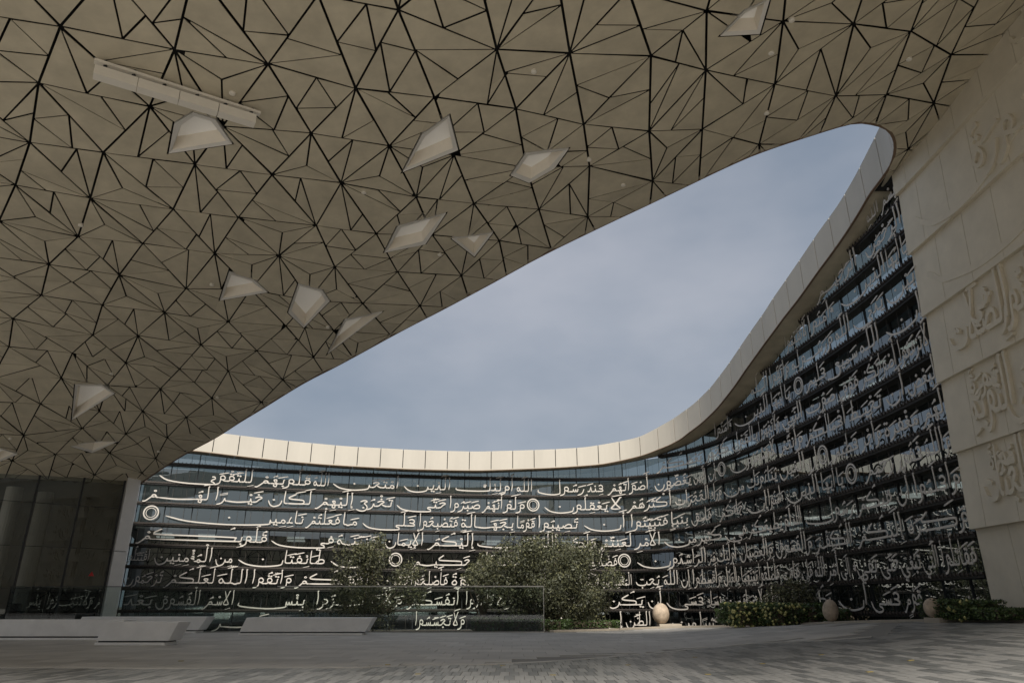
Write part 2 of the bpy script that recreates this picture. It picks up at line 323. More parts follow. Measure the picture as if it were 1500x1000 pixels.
def word_strokes(word, target=None):
    """lay a word out: returns ([(stroke, relative pen width)], width)"""
    ls = []
    for c in word:
        if c in MARKS and ls: ls[-1][1].append(c)
        elif c not in MARKS: ls.append([c, []])
    def lay(e, kash):
        st = []; x = 0.0; n = len(ls); i = 0; prevj = False; last = 0
        while i < n:
            c, mk = ls[i]
            if c == ' ': x += .14; prevj = False; i += 1; continue
            nxt = ls[i + 1][0] if i + 1 < n else ' '
            if c == 'ل' and nxt in 'اأإآ':                     # lam-alef
                o = .1 if prevj else 0
                if prevj: st.append(([(x, 0), (x + .08, .0), (x + .2, .02)], 1))
                st += [([(a + x + o, b) for a, b in q], 1) for q in ([(.02, .98), (.08, .96), (.2, .6), (.38, .2), (.42, .06), (.32, .0), (.14, .0)], [(.14, .0), (.1, .08), (.24, .4), (.40, 1.0)])]
                top = x + o + .4
                if nxt == 'أ': st += [([(a + top - .02, b + 1.1) for a, b in q], .6) for q in HAMZA]
                if nxt == 'إ': st += [([(a + x + .25, b - .22) for a, b in q], .6) for q in HAMZA]
                for m in mk: st += marks(m, x + .1, 1.12, -.2)
                for m in ls[i + 1][1]: st += marks(m, top, 1.12, -.2)
                x += .52 + o; prevj = False; i += 2; continue
            if c == 'ئ': base = 'ي'
            else: base = c
            lj = nxt != ' ' and c not in NOJOIN and nxt != 'ء'
            islast = (i == n - 1)
            ee = e if islast else (kash if (c == 'ك' and lj) else 0)
            sk, wd, (dx, ty, by) = glyph(base, prevj, lj, ee)
            st += [([(a + x, b) for a, b in q], 1) for q in sk]
            if c in DOTS and c != 'ئ':
                sg, k = DOTS[c]; yy = ty if sg > 0 else by
                for q in range(k):
                    ox, oy = ((0, 0),) [0] if k == 1 else ((-.07, 0), (.07, .03))[q] if k == 2 else ((-.08, 0), (.08, .02), (0, .12))[q]
                    st.append(([(x + dx + ox - .045, yy + oy + .03), (x + dx + ox + .045, yy + oy - .03)], 1.25))
                if sg > 0: ty += .16
                else: by -= .12
            if c in 'أؤ': st += [([(a + x + dx - .04, b + ty) for a, b in q], .6) for q in HAMZA]; ty += .2
            if c == 'ئ': st += [([(a + x + dx - .04, b + ty - .05) for a, b in q], .6) for q in HAMZA]; ty += .15
            if c == 'إ': st += [([(a + x + dx - .04, b + by - .12) for a, b in q], .6) for q in HAMZA]; by -= .16
            if c == 'آ': st.append(([(x + dx - .12, ty), (x + dx, ty + .06), (x + dx + .14, ty + .02)], .6))
            for m in mk: st += marks(m, x + dx, ty, by)
            x += wd
            if lj and kash and not islast and c != 'ك' and i == max(0, kpos):
                st.append(([(x - .05, 0), (x + kash * .5, -.07), (x + kash + .03, 0)], 1.05)); x += kash
            elif lj: st.append(([(x - .04, 0), (x + .04, 0)], 1))
            prevj = lj; i += 1
            if not lj: x += .03
        return st, x
    kpos = -1
    joinable = [i for i in range(len(ls) - 1) if ls[i][0] not in NOJOIN and ls[i][0] != ' ' and ls[i + 1][0] not in ' ء' and not (ls[i][0] == 'ل' and ls[i + 1][0] in 'اأإآ')]
    haskaf = any(ls[i][0] == 'ك' for i in joinable)
    if joinable: kpos = joinable[-1] if ls[joinable[-1]][0] != 'ل' or len(joinable) == 1 else joinable[-2]
    st, wd = lay(0, 0)
    if target and target > wd * 1.12:
        extra = target - wd
        if ls[-1][0] in 'نيىبتفقلسكصعج': st, wd = lay(extra, 0)
        elif joinable: st, wd = lay(0, extra)
    return st, wd
def marks(m, x, ty, by):
    return [([(x + (a - x) * 1.45, b + (.07 if b > .2 else -.05)) for a, b in q], min(.72, r_ * 1.3)) for q, r_ in marks_(m, x, ty, by)]
def marks_(m, x, ty, by):
    if m == 'َ': return [([(x - .17, ty + .06), (x + .0, ty - .01), (x + .2, ty - .11)], .6)]
    if m == 'ً': return [([(x - .14, ty + .04 + d), (x + .16, ty - .10 + d)], .5) for d in (0, .1)]
    if m == 'ِ': return [([(x - .12, by), (x + .13, by - .11)], .5)]
    if m == 'ٍ': return [([(x - .12, by - d), (x + .13, by - .11 - d)], .5) for d in (0, .09)]
    if m in 'ٌُ': return [([(x - .02, ty + .06), (x - .07, ty + .1), (x - .08, ty + .02), (x, ty + .02), (x + .08, ty - .07)], .5)]
    if m == 'ْ': return [([(x - .05, ty + .02), (x, ty + .08), (x + .05, ty + .03), (x, ty - .03), (x - .05, ty + .02)], .45)]
    if m == 'ّ': return [([(x - .09, ty + .1), (x - .05, ty + .01), (x, ty + .09), (x + .04, ty + .01), (x + .1, ty + .1)], .45)]
    if m == 'ٰ': return [([(x + .06, ty + .12), (x + .06, ty - .12)], .5)]
    if m == 'ٓ': return [([(x - .12, ty + .02), (x, ty + .07), (x + .12, ty + .03)], .5)]
    return []
def ribbon(mb, st, place, pen, depth, nseg=3, dz0=0.0):
    """extrude pen strokes; place(x, y, d) -> 3d, d = distance in front of the carrier; each stroke lies a hair deeper so none share a plane"""
    for j, (pts, rel) in enumerate(st):
        P = np.array(catmull(pts, nseg if len(pts) > 2 else 1)); n = len(P)
        if n < 2: continue
        D = np.gradient(P, axis=0); ln = np.linalg.norm(D, axis=1); ln[ln < 1e-9] = 1; D /= ln[:, None]
        nib = np.array([.80, .60])
        hw = pen * rel * (.60 + .52 * np.abs(D[:, 0]) ** 1.5) * .5
        if rel > 1.1: hw[:] = pen * rel * .5
        else: hw[0] *= .7; hw[-1] *= .45
        Nn = np.stack([-D[:, 1], D[:, 0]], 1); A = P + Nn * hw[:, None]; B = P - Nn * hw[:, None]
        fr = depth - .0012 * (j % 14) + dz0; base = len(mb.v)
        for a, b in zip(A, B):
            mb.v += [place(a[0], a[1], fr), place(b[0], b[1], fr), place(b[0], b[1], dz0), place(a[0], a[1], dz0)]
        for i in range(n - 1):
            o = base + 4 * i
            for q in range(4): mb.f.append((o + q, o + (q + 1) % 4, o + 4 + (q + 1) % 4, o + 4 + q))
        mb.f.append((base, base + 3, base + 2, base + 1)); o = base + 4 * (n - 1); mb.f.append((o, o + 1, o + 2, o + 3))
# ------------------------------------------------------------------ ground
g = link('ground', [(-900, -900, -1.6), (900, -900, -1.6), (900, 900, -1.6), (-900, 900, -1.6)], [(0, 1, 2, 3)], M_BED); tag(g, kind='structure')
def edgeY(x):                          # far edge of the paved plaza
    return float(np.interp(x, [-40, 1.1, 1.2, 3.0, 4.6, 6.2, 7.2, 7.9], [23.55, 23.55, 23.6, 24.9, 26.2, 26.4, 25.0, 23.3]))
def inside_plaza(x, y):
    if x < 7.9: return y <= edgeY(x)
    return x <= np.interp(y, [-30, 12, 14, 16, 20, 23.3], [9.3, 9.3, 8.75, 8.45, 8.2, 7.9])
def plaza_mesh():
    xs = list(np.arange(-40, 1.0, 2.0)) + list(np.arange(1.1, 7.9, .4)); V = []; Fc = []
    rows = 44
    cols = []
    for x in xs + [7.9]:
        ye = edgeY(x); cols.append([(x, y) for y in np.linspace(-30, ye, rows)])
    for k in range(1, 7):
        f_ = k / 6; col = []
        for j in range(rows):
            y = -30 + (23.3 + 30) * j / (rows - 1); xe = np.interp(y, [-30, 12, 14, 16, 20, 23.3], [9.3, 9.3, 8.75, 8.45, 8.2, 7.92]); col.append((7.9 + (xe - 7.9) * f_, y))
        cols.append(col)
    for c in cols: V += [(x, y, gz(x, y)) for x, y in c]
    m = len(cols)
    for i in range(m - 1):
        for j in range(rows - 1):
            a = i * rows + j; Fc.append((a, a + rows, a + rows + 1, a + 1))
    nb = len(V)                         # skirt along the far edge
    edge = [i * rows + rows - 1 for i in range(m)] + [(m - 1) * rows + j for j in range(rows - 2, -1, -1)]
    for e in edge: V.append((V[e][0], V[e][1], -1.2))
    for i in range(len(edge) - 1): Fc.append((edge[i], edge[i + 1], nb + i + 1, nb + i))
    return V, Fc
V, Fc = plaza_mesh(); pl = link('plaza_paving', V, Fc, M_JOINT); tag(pl, kind='structure')
# sunken planting bed between the plaza and the glass facade
bv = [(x, y, z) for x, y, z in [(-30, 23.57, -.75), (1.2, 23.62, -.6), (10.2, 10, .25), (10.2, 20, .1), (10.2, 34, -.55), (-30, 34, -.75)]]
bed = []; bf = []
xs = np.linspace(-30, 10.6, 60); ys = np.linspace(9, 34, 44)
def bedz(x, y):
    base = -.75 + .6 * smooth(1.0, 6.5, x) * (1 - smooth(24, 30, y)); up = gz(x, y) - .06
    return base * (1 - smooth(6.5, 8.6, x) * (1 - smooth(22.5, 27, y))) + up * smooth(6.5, 8.6, x) * (1 - smooth(22.5, 27, y))
for x in xs:
    for y in ys: bed.append((x, y, bedz(x, y) if (x > 6.0 or y > 23.5) else -1.3))
for i in range(len(xs) - 1):
    for j in range(len(ys) - 1):
        a = i * len(ys) + j; bf.append((a, a + len(ys), a + len(ys) + 1, a + 1))
b_ = link('planting_bed', bed, bf, M_BED, smooth_=True); tag(b_, kind='structure')

# plaza pavers: setts in the foreground field, large slabs beyond
def zone_edge(x):                      # y where the sett field ends and the pale slabs begin
    return float(np.interp(x, ZX, ZY))
zp = [hitG(u, v) for u, v in [(0, 978), (250, 979.5), (500, 978), (750, 972), (850, 966), (1000, 952), (1100, 942), (1200, 931), (1300, 919), (1385, 908)]]
ZX = [-20] + [p[0] for p in zp] + [9.6]; ZY = [zp[0][1] - .3] + [p[1] for p in zp] + [zp[-1][1] + .1]
def sett(mb, x0, x1, y0, y1, h=.006, dx=0.0):
    c = [(x0, y0), (x1, y0), (x1 + dx, y1), (x0 + dx, y1)]
    g_ = .004
    mb.add([(x, y, gz(x, y) + g_ + h) for x, y in c] + [(x, y, gz(x, y) - .02) for x, y in c],
           [(0, 1, 2, 3), (0, 4, 5, 1), (1, 5, 6, 2), (2, 6, 7, 3), (3, 7, 4, 0)])
rs = random.Random(3); setts = []
WX, WY = .118, .52
y = 3.0; rowi = 0
while y < 17:
    x = -9.0 - (rowi % 2) * WX * .5
    while x < 9.2:
        xc, yc = x + WX / 2, y + WY / 2
        if yc < zone_edge(xc) and xc < (9.25 if yc < 12 else 8.5):
            pr = proj((xc, yc, gz(xc, yc)))
            vis = pr and -20 < pr[0] < 1520 and pr[1] < 1010
            setts.append((yc if vis else 99, x, y, rs.random(), min(y + WY, max(y + .1, zone_edge(xc)))))
        x += WX
    y += WY; rowi += 1
setts.sort()
protoL = {}
fieldD, fieldL = MB(), MB()
def blot(x, y): return math.sin(x * 3.1 + y * 1.3) + math.sin(x * 1.3 - y * 2.7 + 2) + math.sin(y * 4.1 + x * .6)
for i, (d_, x, y, r_, y2) in enumerate(setts):
    dark = r_ < (.40 + .07 * blot(x, y))
    if i < 300 and d_ < 90:
        m_ = MB(); sett(m_, x + .004, x + WX - .004, y + .006, y2 - .006, .006 + rs.random() * .002); m_.build('sett', M_PAVD if dark else M_PAVL, pl)
    elif d_ < 90 or abs(x) < 9:
        sett(fieldD if dark else fieldL, x + .004, x + WX - .004, y + .006, y2 - .006, .006 + rs.random() * .002)
tag(fieldD.build('sett_field', M_PAVD, pl), kind='stuff'); tag(fieldL.build('sett_field', M_PAVL, pl), kind='stuff')
slabs = [MB(), MB(), MB()]; y = -27.6; k = 0
while y < 27:
    x = (-38 if y > 2 else -30) + (k % 3) * .4
    while x < 9:
        for (xa, xb) in ((x, x + 1.2),):
            xc, yc = (xa + xb) / 2, y + .3
            lo = max(zone_edge(xa), zone_edge(xb)) if y > 2.3 else -99
            if y + .6 > lo + .05 and inside_plaza(xa, y + .6) and inside_plaza(xb, y + .6):
                y0 = max(y, lo)
                nx = 2
                for q in range(nx):
                    sett(slabs[rs.choice((0, 0, 1, 2))], xa + q * .6 + .004, xa + (q + 1) * .6 - .004, y0 + .004, y + .6 - .004, .003 + rs.random() * .0015)
        x += 1.2
    y += .6; k += 1
for m_, mm in zip(slabs, (M_PAVE, M_PAVE2, M_PAVE3)): tag(m_.build('slab_field', mm, pl), kind='stuff')
bandc = Curve([(x_, zone_edge(x_)) for x_ in np.linspace(-11, 6.2, 30)], 4); band = MB(); sb_ = np.linspace(0, bandc.L, 70)
for a_, b_ in zip(sb_[:-1], sb_[1:]):
    pa, pb = bandc.at(a_), bandc.at(b_); na, nb_ = bandc.inn(a_) * .07, bandc.inn(b_) * .07
    q = [pa + na, pb + nb_, pb - nb_, pa - na]; band.box8([(x, y_, gz(x, y_) - .05) for x, y_ in q] + [(x, y_, gz(x, y_) + .0125) for x, y_ in q])
tag(band.build('border_band', M_PAVE), kind='structure')
# thin yellow survey marks on the joints
for (u, v) in [(265, 968.5), (568, 974), (736, 975), (612, 988), (810, 989.5), (920, 974.5), (1018, 963), (1037, 988.5), (1117, 972.5), (1203, 959.5), (1274, 985), (1334, 968), (1412, 954)]:
    p = hitG(u, v); m_ = MB(); sett(m_, p[0] - .035, p[0] + .035, p[1] - .025, p[1] + .025, .012)
    tag(m_.build('floor_marker', M_YEL), 'small yellow marker stud let into the grey paving', 'marker', 'yellow markers in the paving')
# pale curb along the planting
def curb(name, pts, wd, h, label):
    m_ = MB()
    pts = catmull(pts, 6)
    for a, b in zip(pts[:-1], pts[1:]):
        d = (b - a) / np.linalg.norm(b - a); n_ = np.array([-d[1], d[0]]) * wd / 2
        q = [a - n_, b - n_, b + n_, a + n_]
        m_.box8([(x, y_, gz(x, y_) - .3) for x, y_ in q] + [(x, y_, gz(x, y_) + h) for x, y_ in q])
    return tag(m_.build(name, M_CURB), label, 'kerb')
curb('garden_kerb', [(1.25, 23.8), (3.0, 25.05), (4.6, 26.35), (6.1, 26.6), (7.25, 25.2), (7.98, 23.45)], .22, .06, 'curved pale kerb edging the planting under the big olive tree')
curb('garden_kerb', [(7.99, 23.3), (8.28, 20), (8.53, 16), (8.83, 14), (9.2, 12.5)], .2, .05, 'pale kerb edging the bed along the foot of the glass wall')
# ------------------------------------------------------------------ fascia height along the facade
FAS_OFF = lambda s: .6 - .28 * smooth(FAC.L - 9, FAC.L - 1.5, s)
SS = np.linspace(0, FAC.L - .9, 900)
def facP(s, off): p = FAC.at(s); i = FAC.inn(s); return p + i * off
def edge_heights(pix):
    """for each pixel on the fascia edge find s on the offset curve and the height"""
    o = []
    az = np.array([(lambda q: q[0] / q[1])(facP(s, FAS_OFF(s))) for s in SS])
    for u, v in pix:
        r = ray(u, v); a = r[0] / r[1]; s = float(np.interp(a, az, SS)); p = facP(s, FAS_OFF(s)); o.append((s, CH + p[1] / r[1] * r[2]))
    return o
BOT = edge_heights([(285, 660), (400, 673.5), (473, 680), (533, 683.7), (600, 687), (703, 689), (800, 685.5), (850, 682.4), (880, 680), (922, 671.6), (944, 666), (962, 659), (982, 651), (1000, 641), (1008, 634), (1022, 624), (1038, 610), (1052, 596), (1077, 564), (1089, 546), (1102, 528), (1117, 507), (1132, 487), (1148, 465), (1168, 440), (1200, 395), (1221, 367), (1241, 338), (1258, 311), (1274, 283), (1300, 250)])
TOP = edge_heights([(329, 634.7), (382, 641), (400, 643), (505, 653), (600, 658.3), (701, 661), (800, 658), (850, 655.6), (898, 648), (938, 639), (972, 621), (1000, 603), (1013, 594), (1028, 580), (1042, 566), (1067, 533), (1092, 496), (1106, 476), (1121, 455), (1130, 440), (1200, 338), (1227, 301), (1245, 271), (1262, 240), (1287, 187)])
def smooth_interp(tab):
    s = np.array([a for a, b in tab]); z = np.array([b for a, b in tab]); o = np.argsort(s); s, z = s[o], z[o]
    g_ = np.linspace(0, FAC.L, 800); zz = np.interp(g_, s, z); k = np.hanning(15); k /= k.sum(); zz = np.convolve(np.pad(zz, 7, 'edge'), k, 'valid'); return lambda x: float(np.interp(x, g_, zz))
zbot = smooth_interp(BOT); ztop_ = smooth_interp(TOP)
ztop = lambda s: max(ztop_(s), zbot(s) + .85)

# ------------------------------------------------------------------ glass facade with steel calligraphy
fac = empty('calligraphy_facade', (0, 31.8, -.6)); tag(fac, 'curved dark glass facade carrying rows of pale steel Arabic calligraphy', 'facade')
def fchild(o): o.parent = fac; o.matrix_parent_inverse = fac.matrix_basis.inverted(); return o
bpy.context.view_layer.update()
GO = -.33                               # the glass stands behind the lettering
SEND = FAC.L - 1.42                     # end against the stone wall
KMIN, KMAX = -2, 13
SMIN = float(np.interp(-15.1, FAC.p[:, 0][:200], FAC.s[:200]))
def beamz(k): return Z0 + k * ROW
cols_s = list(np.arange(SEND, SMIN, -1.02))[::-1]
panes = []
rp_ = random.Random(11)
for i in range(len(cols_s) - 1):
    s0, s1 = cols_s[i] + .012, cols_s[i + 1] - .012
    zt = max(zbot(s0), zbot(s1)) + .12
    for k in range(KMIN, KMAX + 1):
        z0, z1 = beamz(k) + .02, beamz(k + 1) - .02
        if z0 > zt: break
        z1 = min(z1, zt)
        p0, p1 = facP(s0, GO), facP(s1, GO)
        nrm = np.array([(p1 - p0)[1], -(p1 - p0)[0]]); nrm /= np.linalg.norm(nrm)
        jit = [(rp_.random() - .5) * .005 for _ in range(3)]
        a = nrm * jit[0]; b = nrm * jit[1]; c = nrm * jit[2]
        q0, q1 = p0 + a, p1 + b
        v4 = [(q0[0], q0[1], z0), (q1[0], q1[1], z0), (q1[0] + c[0], q1[1] + c[1], z1), (q0[0] + c[0], q0[1] + c[1], z1)]
        bk = [(x - nrm[0] * .02, y_ - nrm[1] * .02, z) for x, y_, z in v4]
        m = np.mean(np.array(v4), axis=0); pr = proj(m); ps = [proj(v) for v in v4]
        area = abs((ps[1][0] - ps[0][0]) * (ps[2][1] - ps[1][1])) if pr and 150 < pr[0] < 1460 and pr[1] < 925 else 0
        panes.append((area, v4 + bk))
panes.sort(key=lambda t: -t[0])
PF = [(0, 1, 2, 3), (7, 6, 5, 4), (1, 0, 4, 5), (2, 1, 5, 6), (3, 2, 6, 7), (0, 3, 7, 4)]
PFF = [(0, 1, 2, 3)]
rest = MB()
for i, (ar, v8) in enumerate(panes):
    if i < 300: fchild(link('pane', v8[:4], PFF, M_GLASS))
    else: rest.add(v8[:4], PFF)
fchild(tag(rest.build('pane_field', M_GLASS), kind='stuff'))
for i, s in enumerate(cols_s):          # vertical mullions
    p = facP(s, GO - .03); q = facP(s, GO + .03); t = FAC.tan(s) * .018; m_ = MB()
    zt = zbot(s) + .1; c = [p - t, q - t, q + t, p + t][::-1]
    m_.box8([(x, y_, -1.0) for x, y_ in c] + [(x, y_, zt) for x, y_ in c]); fchild(m_.build('mullion', M_MULL))
def strip(mb, s0, s1, o0, o1, z0, z1, ds=.5):
    n_ = max(1, int((s1 - s0) / ds)); ss = np.linspace(s0, s1, n_ + 1)
    for a, b in zip(ss[:-1], ss[1:]):
        A0, A1, B0, B1 = facP(a, o0), facP(a, o1), facP(b, o0), facP(b, o1)
        c = [A1, B1, B0, A0]
        mb.box8([(x, y_, z0) for x, y_ in c] + [(x, y_, z1) for x, y_ in c])
def s_limit(z):                         # leftmost s where the facade is taller than z
    for s in np.linspace(SMIN, SEND, 400):
        if all(zbot(t) > z + .05 for t in (s, min(SEND, s + .3))): return s
    return None
pins = MB()
for k in range(-1, KMAX + 1):
    z = beamz(k); s0 = s_limit(z)
    if s0 is None: continue
    if k > 7: s0 = max(s0, FAC.L * .5)
    m_ = MB(); strip(m_, s0, SEND - .01, -.30, .0, z - .085, z + .02); fchild(m_.build('beam', M_BEAM))
    m_ = MB(); strip(m_, s0, SEND - .01, .005, .03, z - .02, z + .03); fchild(m_.build('rail', M_PIN))
    for s in np.arange(s0 + .05, SEND - .05, .15):
        p = facP(s, .045); t = FAC.tan(s) * .012; n_ = FAC.inn(s) * .012
        c = [p - t - n_, p + t - n_, p + t + n_, p - t + n_]
        pins.box8([(x, y_, z - .045) for x, y_ in c] + [(x, y_, z + .06) for x, y_ in c])
fchild(tag(pins.build('bracket_pins', M_PIN), kind='stuff'))
rods = MB()
for s in np.arange(SMIN, SEND - .05, .51):
    p = facP(s, -.12); t = FAC.tan(s) * .005; n_ = FAC.inn(s) * .005; c = [p - t - n_, p + t - n_, p + t + n_, p - t + n_]
    rods.box8([(x, y_, -.8) for x, y_ in c] + [(x, y_, zbot(s) + .05) for x, y_ in c])
fchild(tag(rods.build('hanger_rods', M_PIN), kind='stuff'))

# the interior seen through the glass
def shell(name, o0, z0, z1, m):
    ss = np.linspace(SMIN, SEND + .3, 60); V = []; Fc = []
    for s in ss:
        p = facP(s, o0); V += [(p[0], p[1], z0), (p[0], p[1], z1(s))]
    for i in range(len(ss) - 1): Fc.append((2 * i, 2 * i + 2, 2 * i + 3, 2 * i + 1))
    return fchild(link(name, V, Fc, m))
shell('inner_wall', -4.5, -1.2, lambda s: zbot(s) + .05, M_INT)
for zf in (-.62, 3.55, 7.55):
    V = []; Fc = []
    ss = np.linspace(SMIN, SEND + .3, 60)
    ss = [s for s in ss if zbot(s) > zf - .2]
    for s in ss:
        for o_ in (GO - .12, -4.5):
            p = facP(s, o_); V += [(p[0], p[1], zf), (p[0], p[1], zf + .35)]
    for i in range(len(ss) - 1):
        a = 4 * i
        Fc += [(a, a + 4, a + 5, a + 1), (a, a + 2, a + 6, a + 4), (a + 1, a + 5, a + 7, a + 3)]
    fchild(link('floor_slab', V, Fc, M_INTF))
for zf, s_a in ((3.5, SMIN + 1), (7.5, FAC.L * .78)):
    for s in np.arange(s_a, SEND - .6, 1.7):
        if zbot(s) < zf + .3: continue
        for o_ in (-1.2, -2.7):
            p, q = facP(s, o_), facP(s + .7, o_); n_ = FAC.inn(s) * .3
            m_ = MB(); c = [p - n_, q - n_, q + n_, p + n_]; m_.box8([(x, y_, zf) for x, y_ in c] + [(x, y_, zf + .03) for x, y_ in c]); fchild(m_.build('ceiling_light', M_LIGHTP))

